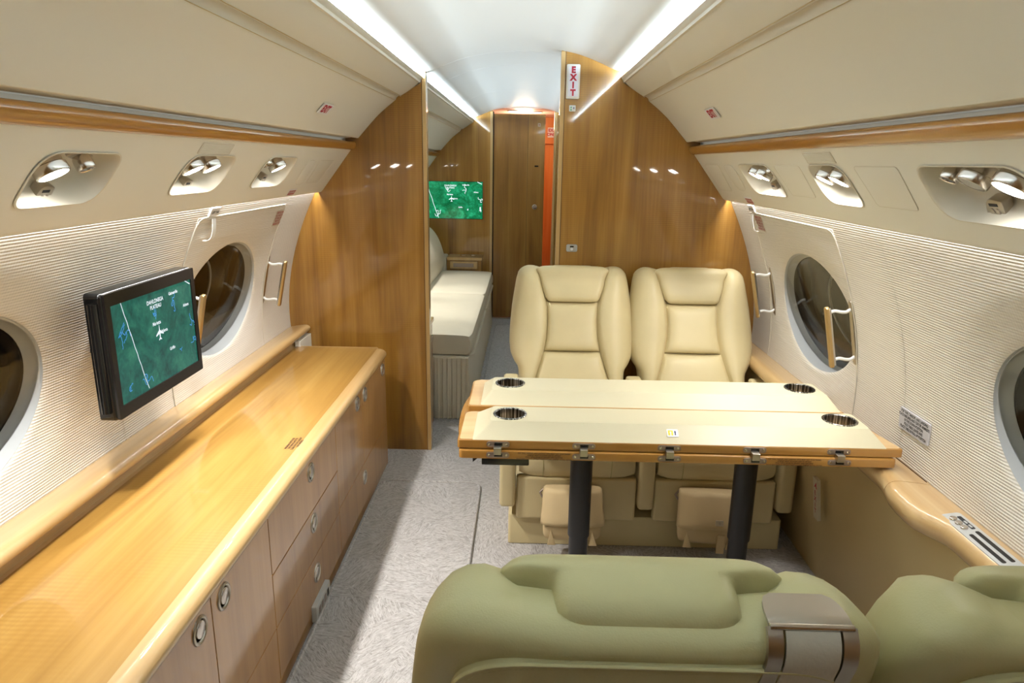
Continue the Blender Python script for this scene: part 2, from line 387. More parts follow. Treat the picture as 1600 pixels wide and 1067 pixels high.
# ------------------------------------------------------------------ side walls with oval windows
ZW0, ZW1, ZC = 0.56, 1.272, 0.916
EA, EB = 0.305, 0.206
def wall_pt(s, y, z, dx=0.0): return (s*(wx(z)+dx), y, z)
def cell(bm, s, y0, y1, z0, z1, lift=0.0):
    ny = max(2, int((y1-y0)/0.25)); nz = max(1, int((z1-z0)/0.05)); g = []
    for i in range(nz+1):
        z = z0+(z1-z0)*i/nz; g.append([bm.verts.new(wall_pt(s, y0+(y1-y0)*j/ny, z, -lift)) for j in range(ny+1)])
    for i in range(nz):
        for j in range(ny): bm.faces.new((g[i][j], g[i][j+1], g[i+1][j+1], g[i+1][j]))
def win_cell(bm, s, yc, y0, y1, z0, z1, lift=0.0, corner=0.0):
    n, m_ = 96, 12; rings = []
    for k in range(n):
        a = 2*PI*k/n; c, d = math.cos(a), math.sin(a)
        ex, ez = EA*c, EB*d
        # ray to the rectangle through the same direction
        tx = ((y1-yc)/ex if ex > 0 else (y0-yc)/ex) if abs(ex) > 1e-6 else 9e9
        tz = ((z1-ZC)/ez if ez > 0 else (z0-ZC)/ez) if abs(ez) > 1e-6 else 9e9
        t = min(tx, tz); col = []
        py, pz = yc+ex*t, ZC+ez*t
        for j in range(m_+1):
            f = (j/m_)**1.6
            y = (yc+ex)*(1-f)+py*f; z = (ZC+ez)*(1-f)+pz*f
            r = math.hypot((y-yc)/EA, (z-ZC)/EB)
            q = max(0.0, 1-(r-1)/0.42); dish = 0.012*q*q*(3-2*q) if q < 1 else 0.012
            q2 = max(0.0, 1-(r-1)/0.05); dish += 0.006*q2*q2
            col.append(bm.verts.new(wall_pt(s, y, z, dish-lift)))
        rings.append(col)
    # corner vertices so the rectangle closes
    for k in range(n):
        A, B = rings[k], rings[(k+1) % n]
        for j in range(m_): bm.faces.new((A[j], B[j], B[j+1], A[j+1]))
    outer = [r[-1] for r in rings]
    for cy in (y0, y1):
        for cz in (z0, z1):
            best = min(range(n), key=lambda k: ((outer[k].co.y+outer[(k+1) % n].co.y)/2-cy)**2+((outer[k].co.z+outer[(k+1) % n].co.z)/2-cz)**2)
            a, b_ = outer[best], outer[(best+1) % n]
            if abs(a.co.y-b_.co.y) > 1e-5 and abs(a.co.z-b_.co.z) > 1e-5:
                v = bm.verts.new(wall_pt(s, cy, cz, -lift)); bm.faces.new((a, b_, v))
WN = [0]
def window(s, yc, parent=None):
    WN[0] += 1
    wd = empty('window_%d' % WN[0], kind='structure')
    sl = -0.30
    def ring(k, d):
        out = []
        for i in range(72):
            a = 2*PI*i/72; y = yc+EA*k*math.cos(a); z = ZC+EB*k*math.sin(a)
            base = wx(z)+0.018 if k > 0.995 else wx(ZC)+0.018+(z-ZC)*sl
            out.append((s*(base+d), y, z))
        return out
    loft('reveal_ring', [ring(1.0, -0.002), ring(1.0, 0.005), ring(0.988, 0.007), ring(0.986, 0.011), ring(0.975, 0.018), ring(0.960, 0.026), ring(0.945, 0.034)], M_RING, wd, ang=50)
    loft('shade_slot', [ring(1.0, 0.003), ring(1.015, 0.006), ring(1.015, 0.016), ring(0.99, 0.018)], M_DARK, wd)
    bm = bmesh.new(); b_loft(bm, [ring(0.988, 0.0075), ring(0.988, 0.010)], True, True, True); from_bm('dust_cover', bm, M_GLASS, wd, smooth=False)
    bm = bmesh.new(); b_loft(bm, [ring(0.95, 0.033), ring(0.95, 0.036)], True, True, True); from_bm('inner_pane', bm, M_GLASS, wd, smooth=False)
    loft('inner_seal', [ring(0.95, 0.037), ring(0.935, 0.038), ring(0.925, 0.052), ring(0.93, 0.065)], M_DARK, wd)
    loft('spacer_ring', [ring(0.93, 0.10), ring(0.86, 0.105), ring(0.80, 0.150), ring(0.79, 0.152)], M_BEZEL, wd)
    loft('outer_seal', [ring(0.80, 0.150), ring(0.785, 0.148), ring(0.77, 0.152), ring(0.78, 0.158)], M_GREYP, wd)
    bm = bmesh.new(); b_loft(bm, [ring(1.0, 0.02), ring(1.0, 0.24)], True, False, True); from_bm('outer_skin', bm, M_OUTSIDE, wd)
    return wd
def side_wall(s, ye):
    wl = empty('wall_left' if s < 0 else 'wall_right', kind='structure')
    off = 0.046 if s < 0 else 0.0
    PX0, PX1, PZ = 2.082, 2.862, 1.240
    bm = bmesh.new()
    cell(bm, s, YB, 0.68, ZW0, ZW1); win_cell(bm, s, 1.158+off, 0.68, 1.8, ZW0, ZW1)
    from_bm('lining_panel', bm, M_WALL, wl)
    bm = bmesh.new(); cell(bm, s, 1.8025, PX0-.003, ZW0, ZW1); cell(bm, s, PX0-.003, PX1+.003, PZ+.003, ZW1); cell(bm, s, PX1+.003, ye, ZW0, ZW1)
    from_bm('lining_panel', bm, M_WALL, wl)
    # dark backing behind the joints
    bm = bmesh.new(); cell(bm, s, 1.79, 1.815, ZW0, ZW1, -0.004); cell(bm, s, PX0-.02, PX0+.02, ZW0, PZ+.01, -0.004)
    cell(bm, s, PX1-.02, PX1+.02, ZW0, PZ+.01, -0.004); cell(bm, s, PX0, PX1, PZ-.01, PZ+.015, -0.004); from_bm('joint_backing', bm, M_CREAML, wl)
    # removable exit panel around the second window
    ep = empty('escape_hatch', (0, 0, 0), 0, 'removable ribbed %s wall panel with an oval window and two upright grab handles' %
               ('left-hand' if s < 0 else 'right-hand'), 'panel')
    bm = bmesh.new(); win_cell(bm, s, 2.43+off, PX0, PX1, ZW0, PZ, 0.002)
    r = bmesh.ops.extrude_edge_only(bm, edges=[e for e in bm.edges if e.is_boundary and all(abs((v.co.y-2.43-off)/EA)**2+abs((v.co.z-ZC)/EB)**2 > 1.2 for v in e.verts)])
    for v in [x for x in r['geom'] if isinstance(x, bmesh.types.BMVert)]: v.co.x += s*0.012
    from_bm('panel_face', bm, M_WALL, ep)
    # beaded edge of the panel
    pts = [wall_pt(s, PX0, z, -0.002) for z in np.linspace(ZW0+.05, PZ-.03, 10)] + [wall_pt(s, PX0+.008, PZ-.008, -0.002)] + \
          [wall_pt(s, y, PZ, -0.002) for y in np.linspace(PX0+.03, PX1-.03, 6)] + [wall_pt(s, PX1-.008, PZ-.008, -0.002)] + \
          [wall_pt(s, PX1, z, -0.002) for z in np.linspace(PZ-.03, ZW0+.05, 10)]
    tube('edge_bead', pts, 0.0015, M_CREAML, ep, 6)
    for y in ((2.100, 2.822) if s > 0 else (2.112, 2.872)):
        z0, z1 = 0.835, 1.005
        h = empty('grab_handle'); h.parent = ep
        f = wall_frame(y, (z0+z1)/2, s)
        O, U, V, W = [Vector(x) for x in f]
        prism('base_plate', [(a, c) for a, c in round_poly([(-.011, -.105), (.011, -.105), (.011, .105), (-.011, .105)], .010)], f, -0.001, 0.006, M_NICKEL, h, 0.002)
        g = (O+W*0.072-U*0.0, U, V, W)
        prism('grip_bar', round_poly([(-.0105, -.100), (.0105, -.100), (.0105, .100), (-.0105, .100)], .010), g, 0.0, 0.010, M_GOLD, h, 0.003)
        prism('grip_back', round_poly([(-.009, -.095), (.009, -.095), (.009, .095), (-.009, .095)], .008), g, -0.006, 0.0, M_CHROME, h)
        for vz in (-.078, .078):
            p0 = O+V*vz; pts = [p0+W*0.003, p0+W*0.018-V*0.006, p0+W*0.034-V*0.003, p0+W*0.052+V*0.004, p0+W*0.070+V*0.002]
            tube('post', spline(pts, 14), 0.0052, M_WHITEM, h)
    # placards on the panel
    if s < 0: yc, zc = 2.845-.025, 1.187
    else: yc, zc = 2.772, 1.203
    f = wall_frame(yc, zc, s, 0.003)
    prism('placard', [(-.042, -.034), (.042, -.034), (.042, .034), (-.042, .034)], f, 0, 0.0006, M_LABELC, ep)
    text('placard_lettering', 'REMOVE COVER\nPULL HANDLE IN\nLIFT PANEL AND\nTHROW OUT\nEMERGENCY EXIT', (f[0]+Vector(f[3])*0.0008, f[1], f[2], f[3]), 0.0125, M_REDI, ep, sx=0.8, thick=0.0006)
    # little clear pull tab hooked over the panel top
    tb = empty('pull_tab', label='clear curved plastic pull tab over %s exit panel' % ('left-hand' if s < 0 else 'right-hand'), cat='tab')
    yt = 2.165 if s < 0 else 2.805
    f = wall_frame(yt, 1.240, s, 0.004); O, U, V, W = [Vector(x) for x in f]
    prism('clip', round_poly([(-.034, 0.006), (.034, 0.006), (.034, .036), (-.034, .036)], .004), f, -0.002, 0.004, M_LABELW, tb, 0.001)
    text('clip_lettering', 'LIFT TAB', (O+V*0.020, U, V, W), 0.012, M_INK, tb, 0.0046, thick=0.0004)
    rows = []
    for q in spline([(0.0, 0.006, 0), (0.0, 0.012, -0.015), (0.003, 0.020, -0.040), (0.0, 0.022, -0.062), (-0.010, 0.014, -0.074), (-.018, .006, -0.076)], 14):
        c = O+V*q.z+W*q.y+U*q.x*0.6; rows.append([c-U*0.012, c+U*0.012, c+U*0.012+W*0.0022, c-U*0.012+W*0.0022])
    loft('strap', rows, M_WHITEM, tb, True, True, True)
    window(s, 1.158+off); wd = window(s, 2.43+off)
    # aft cabin wall
    ya = ye+0.047
    bm = bmesh.new(); win_cell(bm, s, 3.72+off, ya, 4.34, ZW0, ZW1); win_cell(bm, s, 4.98+off, 4.34, 5.62, ZW0, ZW1); cell(bm, s, 5.62, YF, ZW0, ZW1)
    from_bm('lining_panel', bm, M_WALL, wl); window(s, 3.72+off); window(s, 4.98+off)
    # hull behind everything so that no light leaks in
    ext_y('hull_skin', [(0.45, 1.84), (.80, 1.66), (1.02, 1.40), (1.32, 1.25), (1.40, .9), (1.34, .4), (1.22, -.02)], YB-.05, 7.9, M_OUTSIDE, wl, s, closed=False)
    return wl
side_wall(-1, DL); side_wall(1, DR)

# ------------------------------------------------------------------ overhead bins, rail, service panels
BIN = [(.430, 1.779), (.436, 1.770), (.447, 1.760), (.468, 1.742), (.50, 1.720), (.531, 1.7015)]
DOOR = [(.5545, 1.6835), (.594, 1.653), (.634, 1.619), (.672, 1.580), (.705, 1.544), (.724, 1.523), (.728, 1.5185), (.734, 1.517)]
def bins(s, y0, y1, where):
    e = empty('overhead_bin', label='cream overhead bin %s' % where, cat='overhead bin')
    ext_y('upper_panel', [(p.x, p.y) for p in spline(BIN, 20)] + [(.54, 1.715), (.505, 1.757), (.442, 1.757), (.439, 1.779)], y0, y1, M_CREAM, e, s)
    ext_y('groove_channel', [(.531, 1.7015), (.5345, 1.700), (.5365, 1.704), (.550, 1.694), (.5545, 1.6835), (.60, 1.72), (.55, 1.74)], y0, y1, M_CREAML, e, s)
    ext_y('groove_bead', [(.5295, 1.7025), (.5325, 1.6985), (.536, 1.6995), (.5345, 1.7045)], y0, y1, M_CREAML, e, s)
    ext_y('door_panel', [(p.x, p.y) for p in spline(DOOR, 26)] + [(.738, 1.522), (.72, 1.560), (.65, 1.625), (.57, 1.69)], y0+.001, y1-.001, M_CREAM, e, s)
    for nm, px, pz in (('upper_joint', .5302, 1.7006), ('lower_joint', .5552, 1.6822)): tube(nm, [(s*px, y0+.002, pz), (s*px, y1-.002, pz)], .0011, M_DADO, e, 6)
    ym = 2.07 if s < 0 else 2.24
    for a, c in (((y0, ym), (ym+.006, y1-0.075)) if y0 < 0 else ((y0, y1),)):
        if c > a: ext_y('underside_panel', [(.738, 1.522), (.745, 1.5175), (.780, 1.5135), (.792, 1.522), (.78, 1.535)], a, c, M_DADO if False else M_CREAM, e, s)
    return e
bins(-1, YB, DL-.0005, 'with a grooved door above the wall monitor'); bins(1, YB, DR-.0005, 'with a grooved door above the oval window beside the table')
bins(-1, DL+.047, YF-.001, 'above the divan beyond the partition'); bins(1, DR+.047, YF-.001, 'hidden behind the partition with the upright exit sign')
RAIL = [(p.x, p.y) for p in spline([(.768, 1.503), (.756, 1.5035), (.746, 1.499), (.7415, 1.490), (.744, 1.478), (.752, 1.469), (.763, 1.4655), (.775, 1.466)], 22)] + [(.80, 1.475), (.80, 1.498)]
BACK = [(.788, 1.46), (.800, 1.46), (.800, 1.53), (.788, 1.53)]
TN = [0]
def trim(): TN[0] += 1; return 'trim_%d' % TN[0]
for s, y0, y1 in ((-1, YB, DL-.0005), (1, YB, DR-.0005), (-1, DL+.047, YF-.001), (1, DR+.047, YF-.001)):
    tag(ext_y(trim(), RAIL, y0, y1, M_WOODR, None, s), kind='structure')
    tag(ext_y(trim(), BACK, y0, y1, M_CREAML, None, s), kind='structure')

PS0, PS1 = Vector((.765, 0, 1.466)), Vector((.904, 0, 1.284)); PSL = (PS1-PS0).length
def psu_frame(s):
    d = (PS1-PS0).normalized(); V = Vector((s*d.x, 0, d.z))       # v runs down the panel
    W = Vector((-s*(-d.z), 0, -d.x)); W = Vector((s*d.z, 0, -d.x)).normalized()
    return (Vector((s*PS0.x, 0, PS0.z)), Vector((0, 1, 0)), V, W)   # u along the cabin, w into the cabin
def sval(z): return (PS0.z-z)/(PS0.z-PS1.z)*PSL
# pod outlines (y, z) in order round the edge
def pod_shape(y0, y1, lean, zt=1.424, zb=1.330):
    """leaf shape: top edge leans towards the far or near end"""
    v0, v1 = sval(zt), sval(zb)
    if lean > 0: return round_poly([(y0+.02, v0+.055), (y0+.075, v0), (y1-.02, v0), (y1+.02, v0+.012), (y1+.02, v1-.045), (y1-.06, v1), (y0, v1), (y0-.005, v1-.012)],
                                   [.03, .05, .02, .02, .03, .05, .012, .012], 5)
    return round_poly([(y1-.02, v0+.055), (y1-.075, v0), (y0+.02, v0), (y0-.02, v0+.012), (y0-.02, v1-.045), (y0+.06, v1), (y1, v1), (y1+.005, v1-.012)],
                      [.03, .05, .02, .02, .03, .05, .012, .012], 5)
def leaf(y0, y1, v0, v1):
    """pod seen in the plane of the panel: rounded, upper near and lower far corners cut most"""
    return round_poly([(y0, v0), (y1, v0), (y1, v1), (y0, v1)], [.085*min(1, (y1-y0)/.25), .034, .085*min(1, (y1-y0)/.25), .030], 8)
PODS = {-1: [(1.203, 1.447, 'n'), (1.740, 2.018, 'n'), (2.268, 2.560, 'n')], 1: [(1.085, 1.392, 'f'), (1.715, 1.925, 'f'), (2.228, 2.552, 'f')]}
def pod_outline(y0, y1, s):
    v0, v1 = 0.050, 0.174
    return leaf(y0, y1, v0, v1)
def service_panel(s, y0, y1, pods, label):
    e = empty('service_panel', label=label, cat='ceiling panel')
    O, U, V, W = psu_frame(s); P = lambda u, v, d=0: O+U*u+V*v+W*d
    bm = bmesh.new(); edges = []
    def loop(pts):
        vs = [bm.verts.new(P(u, v)) for u, v in pts]
        for i in range(len(vs)): edges.append(bm.edges.new((vs[i], vs[(i+1) % len(vs)])))
        return vs
    loop([(y0, 0), (y1, 0), (y1, PSL), (y0, PSL)])
    holes = []
    for (a, c, _) in pods: holes.append(loop(pod_outline(a, c, s)))
    bmesh.ops.triangle_fill(bm, use_beauty=True, use_dissolve=False, edges=edges, normal=W)
    # small roll into every pod edge
    for vs in holes:
        cen = sum((v.co for v in vs), Vector())/len(vs)
        r1 = [bm.verts.new(cen+(v.co-cen)*0.985-W*0.004) for v in vs]
        for i in range(len(vs)):
            j = (i+1) % len(vs); bm.faces.new((vs[i], vs[j], r1[j], r1[i]))
    # rolled lower lip and the top edge
    low = [(PSL, 0), (PSL+.008, -.001), (PSL+.016, -.005), (PSL+.020, -.011)]
    b_loft(bm, [[P(y, v, d) for v, d in low] for y in (y0, y1)], False)
    b_loft(bm, [[P(y, v, d) for v, d in ((0, 0), (0, -.03))] for y in (y0, y1)], False)
    for y in (y0, y1): bm.faces.new([bm.verts.new(P(y, v, d)) for v, d in ((0, 0), (PSL, 0), *low[1:], (PSL-.03, -.011), (0, -.03))])
    bmesh.ops.remove_doubles(bm, verts=bm.verts, dist=1e-5)
    from_bm('panel_face', bm, M_CREAM, e, ang=30); return e
sp = {}
sp[-1] = service_panel(-1, YB, DL-.0005, PODS[-1], 'cream service panel under the honey rail on the left-hand side, with three light pods')
sp[1] = service_panel(1, YB, DR-.0005, PODS[1], 'cream service panel under the honey rail on the right-hand side, with three light pods')
service_panel(-1, DL+.047, YF-.001, [], 'plain cream service panel above the divan beyond the partition')
service_panel(1, DR+.047, YF-.001, [], 'plain cream service panel beyond the partition with the exit sign')
def blank(s, pts, r, name='blank_cover', mat=None, h=0.0012):
    O, U, V, W = psu_frame(s)
    o = prism(name, round_poly(pts, r, 6), (O, U, V, W), 0.0, h, mat or M_CREAM, sp[s], 0.0006)
    # engraved border
    q = [O+U*u+V*v+W*0.0008 for u, v in round_poly(pts, r, 6)]
    tube(name.replace('cover', 'edge').replace('grille', 'edge'), q, 0.0010, M_CREAML, sp[s], 5, True); return o
S = sval
for p in ([(1.655, S(1.424)), (1.462, S(1.424)), (1.474, S(1.335)), (1.647, S(1.335))], [(2.186, S(1.424)), (1.983, S(1.424)), (2.0, S(1.336)), (2.178, S(1.336))],
          [(3.03, S(1.424)), (2.815, S(1.424)), (2.86, S(1.322)), (3.03, S(1.322))]): blank(1, p, .012)
blank(1, [(2.755, S(1.424)), (2.617, S(1.424)), (2.645, S(1.33)), (2.757, S(1.33))], .045)
blank(-1, [(2.70, S(1.418)), (2.81, S(1.418)), (2.835, S(1.325)), (2.715, S(1.325))], .045)
blank(-1, [(2.856, S(1.418)), (3.06, S(1.418)), (3.03, S(1.326)), (2.87, S(1.326))], .012)
for s, y0, y1 in ((-1, 1.762, 1.95), (1, 1.733, 1.905)):
    blank(s, [(y0, S(1.457)), (y1, S(1.457)), (y1, S(1.431)), (y0, S(1.431))], .003, 'vent_grille', M_CREAML)
    O, U, V, W = psu_frame(s)
    bm = bmesh.new()
    for k in range(7):
        v = S(1.457)+.004+k*.0042; b_prism(bm, [(y0+.006, v), (y1-.006, v), (y1-.006, v+.0014), (y0+.006, v+.0014)], (O, U, V, W), 0.0011, 0.0022)
    tag(from_bm('vent_rib', bm, M_CREAM, sp[s], smooth=False), kind='stuff')
def pod(s, y0, y1, lamps, nozzle, switch, label, swscale=1.0, nozmat=None):
    """lamps: list of (y, z, radius, lit, power, target)"""
    e = empty('reading_light_pod', label=label, cat='light', group=None)
    O, U, V, W = psu_frame(s); P = lambda u, v, d=0: O+U*u+V*v+W*d
    pts = pod_outline(y0, y1, s); cu = sum(p[0] for p in pts)/len(pts); cv = sum(p[1] for p in pts)/len(pts)
    rings = []
    for k, d in ((1.035, .0015), (1.03, .0028), (.995, .0028), (.975, -.002), (.955, -.012), (.93, -.030), (.88, -.045), (.78, -.053), (.5, -.057), (.1, -.058)):
        rings.append([P(cu+(u-cu)*k, cv+(v-cv)*k, d) for u, v in pts])
    loft('housing', rings, M_WHITEM if False else M_CREAML, e, True, False, True, 60)
    down = Vector((0, 0, -1))
    for (y, z, r, lit, pw, tgt) in lamps:
        c = P(y, S(z), -0.016)
        ax = (Vector((-s*0.50, 0.05, -1))).normalized(); u2 = Vector((0, 1, 0)); u2 = (u2-ax*u2.dot(ax)).normalized(); v2 = ax.cross(u2)
        fr = (c, u2, v2, ax)
        L = empty('reading_lamp'); L.parent = e
        prism('flange', stadium(r*3.3, r*1.5), (c-ax*0.020, u2, v2, ax), -0.003, 0.002, M_NICKEL, L, 0.001)
        lathe('barrel', [(r*.86, -.020), (r*.9, -.010), (r*.9, 0.0), (r, .002), (r, .016), (r*.95, .019), (r*.86, .019), (r*.84, .013)], fr, M_CHROME, L, 28)
        lathe('lens', [(r*.86, .013), (r*.84, .0165), (r*.5, .020), (r*.05, .021)], fr, M_LAMP if lit else M_GREYP, L, 24)
        if lit: spot('reading_beam', c+ax*0.026, tgt, pw*K_SPOT, WARM, 100, 0.55, r*0.8)
    for (y, z, r) in nozzle:
        c = P(y, S(z), -0.022); ax = Vector((-s*0.45, 0, -1)).normalized(); u2 = Vector((0, 1, 0)); v2 = ax.cross(u2)
        prism('nozzle_flange', round_poly([(-r*2.6, 0), (0, -r*.9), (r*2.6, 0), (0, r*.9)], r*.8), (c-ax*0.012, u2, v2, ax), -0.004, 0.001, M_NICKEL, e, 0.001)
        lathe('air_nozzle', [(r*.8, -.012), (r*.95, -.006), (r, 0), (r, .014), (r*.92, .017), (r*.70, .016), (r*.66, .004), (r*.02, .003)], (c, u2, v2, ax), M_CHROME, e, 24)
        lathe('nozzle_throat', [(r*.70, .0145), (r*.4, .0150), (r*.02, .0152)], (c, u2, v2, ax), M_BLACK, e, 20)
    if switch:
        y, z, wd_, ht = switch
        c = P(y, S(z)); ray = c-CAM; c = c+ray*(-0.034/W.dot(ray))       # on the floor of the recess
        n_ = (W+Vector((0, -0.25, 0.10))).normalized(); f = (c, Vector((0, -s, 0)), Vector((0, 0, 0)), n_)
        v2 = n_.cross(f[1]).normalized(); f = (c, f[1], v2, n_)
        prism('switch_plate', round_poly([(-wd_/2, -ht/2), (wd_*.42, -ht/2), (wd_*.5, ht*.38), (-wd_*.28, ht/2)], [.004, .008, .006, .02]), f, -0.012, 0.010, M_NICKEL, e, 0.002)
        sb = prism('legend_window', [(-wd_*.16, ht*.14), (wd_*.24, ht*.14), (wd_*.24, ht*.27), (-wd_*.16, ht*.27)], f, 0.010, 0.0106, M_INK, e)
        for k in (-.08, .16):
            prism('push_button', [(wd_*k+a, -ht*.12+c_) for a, c_ in circ(wd_*.10, 12, ry=ht*.19)], f, 0.010, 0.0125, M_NICKEL, e, 0.001)
    return e
CL = -0.45
pod(-1, 1.203, 1.447, [(1.266, 1.392, .031, True, 15.0, (-.58, 1.28, 0))], [(1.372, 1.396, .018)], (1.257, 1.354, .052, .046),
    'chrome reading light pod nearest the wall monitor, one lit lamp and an air nozzle')
pod(-1, 1.740, 2.018, [(1.805, 1.394, .031, True, 10.5, (-.58, 1.82, 0)), (1.905, 1.398, .029, True, 9.0, (-.40, 2.0, 0))], [], (1.80, 1.352, .052, .046),
    'chrome reading light pod under the small vent on the left, two lit lamps')
pod(-1, 2.268, 2.560, [(2.430, 1.394, .031, True, 7.0, (-.55, 2.55, 0))], [(2.335, 1.40, .018)], (2.325, 1.356, .055, .050),
    'chrome reading light pod nearest the left wooden partition, nozzle beside one lit lamp')
pod(1, 1.085, 1.392, [(1.150, 1.396, .033, True, 2.6, (.45, 1.6, .7)), (1.245, 1.402, .028, False, 0, None)], [(1.325, 1.402, .018)], (1.205, 1.360, .058, .046),
    'wide reading light pod at the right edge, dark nozzle, unlit lamp and one glaring lamp')
pod(1, 1.715, 1.925, [(1.785, 1.392, .030, True, 3.6, (.50, 2.10, .7)), (1.868, 1.394, .028, True, 3.2, (.42, 2.15, .7))], [], None,
    'reading light pod between two blank covers on the right, two lit lamps and no switches')
pod(1, 2.228, 2.552, [(2.430, 1.396, .029, True, 2.0, (.30, 2.5, .4)), (2.360, 1.392, .029, True, 2.0, (.30, 2.5, .4))], [(2.30, 1.40, .016)], (2.285, 1.356, .062, .052),
    'reading light pod nearest the right wooden partition, two lamps and a dark switch block')
# red and white pull markers on the lower edge of the service panels
for s, y in ((-1, 2.76), (1, 2.70)):
    O, U, V, W = psu_frame(s); c = O+U*y+V*(PSL-.012)
    fr = (c, Vector((0, -s, 0)), -V, W)
    e = empty('exit_marker', label='small red and white printed marker by the %s exit panel' % ('left-hand' if s < 0 else 'right-hand'), cat='marker')
    prism('backing', [(-.045, -.016), (.045, -.016), (.045, .016), (-.045, .016)], fr, 0.0, 0.001, M_LABELW, e)
    prism('red_field', [(-.036, -.013), (.040, -.013), (.040, .009), (-.036, .009)], fr, 0.001, 0.0014, M_REDI, e)
    text('lettering', 'EXIT HANDLE', (fr[0], fr[1], fr[2], fr[3]), 0.011, M_LABELW, e, 0.0018)
# exit stickers on the bin doors
for s, y, z in ((-1, 2.46, 1.591), (1, 2.426, 1.592)):
    d = Vector((.163, 0, -.174)).normalized()
    x = np.interp(z, [1.58, 1.619, 1.653][::1], [.672, .634, .594]); V = -Vector((s*d.x, 0, d.z)); U = Vector((0, -s, 0)); W = U.cross(V)
    fr = (Vector((s*x, y, z))+W*0.0045, U, V, W)
    e = empty('exit_sticker', label='small red on white exit sticker on the %s overhead bin' % ('left-hand' if s < 0 else 'right-hand'), cat='sign')
    prism('backing', [(-.058, -.021), (.058, -.021), (.058, .021), (-.058, .021)], fr, -0.002, 0.0006, M_LABELW, e)
    text('lettering', 'EXIT', fr, 0.040, M_RED, e, 0.0010, sx=0.95, thick=0.0022)
# ------------------------------------------------------------------ ledges and lower side panels
LEDGE = [(p.x, p.y) for p in spline([(1.10, .632), (1.075, .637), (1.045, .641), (1.020, .643), (1.003, .638), (.994, .624), (.993, .606), (1.002, .590), (1.018, .580)], 26)] + [(1.06, .575), (1.10, .575)]
LEDGEL = [(p.x, p.y) for p in spline([(1.10, .632), (1.075, .636), (1.045, .641), (1.024, .643), (1.010, .640), (1.002, .631), (1.002, .620), (1.009, .611), (1.022, .606)], 26)] + [(1.032, .60), (1.034, .57), (1.10, .57)]
tag(ext_y(trim(), LEDGEL, YB, DL-.0005, M_WOODL, None, -1), kind='structure')
tag(ext_y(trim(), LEDGEL, DL+.047, YF-.001, M_WOODL, None, -1), kind='structure')
def bump_in(y):
    def sm(a, b_, x): t = min(1, max(0, (x-a)/(b_-a))); return t*t*(3-2*t)
    return 0.028*sm(1.70, 1.56, y)*sm(1.40, 1.50, y) - 0.012*sm(1.5, 1.40, y)
rl = empty(trim(), kind='structure')
def ledge_part(name, y0, y1, n):
    rings = []
    for y in np.linspace(y0, y1, n):
        bb = bump_in(y); rings.append([(x - bb*max(0, min(1, (1.075-x)/.06)), y, z) for x, z in LEDGE])
    return loft(name, rings, M_WOODL, rl, True, True, True)
ledge_part('ledge_cap', YB, 1.6285, 60); ledge_part('table_lid', 1.6305, 2.06, 14); ledge_part('ledge_cap', 2.062, DR-.0005, 8)
rl2 = ext_y(trim(), LEDGE, DR+.047, YF-.001, M_WOODL, None, 1); tag(rl2, kind='structure')
bm = bmesh.new(); b_prism(bm, [(1.6285, 1.018), (2.06, 1.018), (2.06, 1.0185), (1.6285, 1.0185)], ((0, 0, .6405), (0, 1, 0), (1, 0, 0), (0, 0, 1)), 0, 0.003)
bmesh.ops.transform(bm, matrix=Matrix.Translation((.064, 0, 0)), verts=bm.verts); from_bm('lid_joint', bm, M_INKB, rl)
DADO = [(1.035, .580), (1.030, .568), (1.034, .50), (1.062, .30), (1.088, .12), (1.104, 0.0), (1.14, 0.0), (1.12, .5), (1.08, .585)]
for s, y0, y1 in ((-1, YB, DL-.0005), (1, YB, DR-.0005), (-1, DL+.047, YF-.001), (1, DR+.047, YF-.001)):
    tag(ext_y('wall_%s_lower' % ('left' if s < 0 else 'right'), DADO, y0, y1, M_DADO, None, s), kind='structure')
# seat control plate on the right ledge
f = ((1.043, 1.345, .6405), (0, -1, 0), Vector((0.94, 0, 0.33)).normalized(), Vector((-0.33, 0, 0.94)).normalized())
f = ((1.040, 1.345, .6420), (0, -1, 0), Vector((0.985, 0, 0.17)), Vector((-0.17, 0, 0.985)))
cp = empty('control_plate', label='grey seat control plate with three round knobs set in the right-hand maple ledge', cat='control panel')
prism('plate', round_poly([(-.115, -.022), (.115, -.022), (.115, .022), (-.115, .022)], .010), f, -0.004, 0.004, M_GREYP, cp, 0.0015)
prism('display', round_poly([(-.096, .005), (-.040, .005), (-.040, .014), (-.096, .014)], .003), f, 0.004, 0.0048, M_INK, cp)
for k in range(2): prism('legend_mark', [(-.075+k*.017, .007), (-.063+k*.017, .007), (-.063+k*.017, .0115), (-.075+k*.017, .0115)], f, 0.0048, 0.0051, M_GREYP, cp)
for k in range(3): prism('knob', circ(.0078, 18, -.088+k*.020, -.007), f, 0.004, 0.009, M_CHROME, cp, 0.0015)
for a in (-.009, .009): prism('slider_slot', round_poly([(-.030 if a > 0 else -.022, a-.0045), (.09, a-.0045), (.09, a+.0045), (-.030 if a > 0 else -.022, a+.0045)], .004), f, 0.004, 0.0047, M_BLACK, cp)
# no-entry style placard on the right wall
f = wall_frame(1.741, .7535, 1, 0.0045)
pl = empty('table_placard', label='grey placard with five lines of black print on the right-hand wall', cat='sign')
prism('backing', round_poly([(-.072, -.030), (.072, -.030), (.072, .030), (-.072, .030)], .004), f, -0.003, 0.0006, M_LABELG, pl)
text('lettering', 'FOR TAXI, TAKEOFF, AND LANDING:\nPLACE INBOARD AND CENTER ARMRESTS\nIN THE DOWN POSITION.\nFOLD TABLE LEAVES AND\nPLACE TABLE IN FULL UP POSITION', f, 0.0108, M_INK, pl, 0.0009, sx=0.72, thick=0.00035)
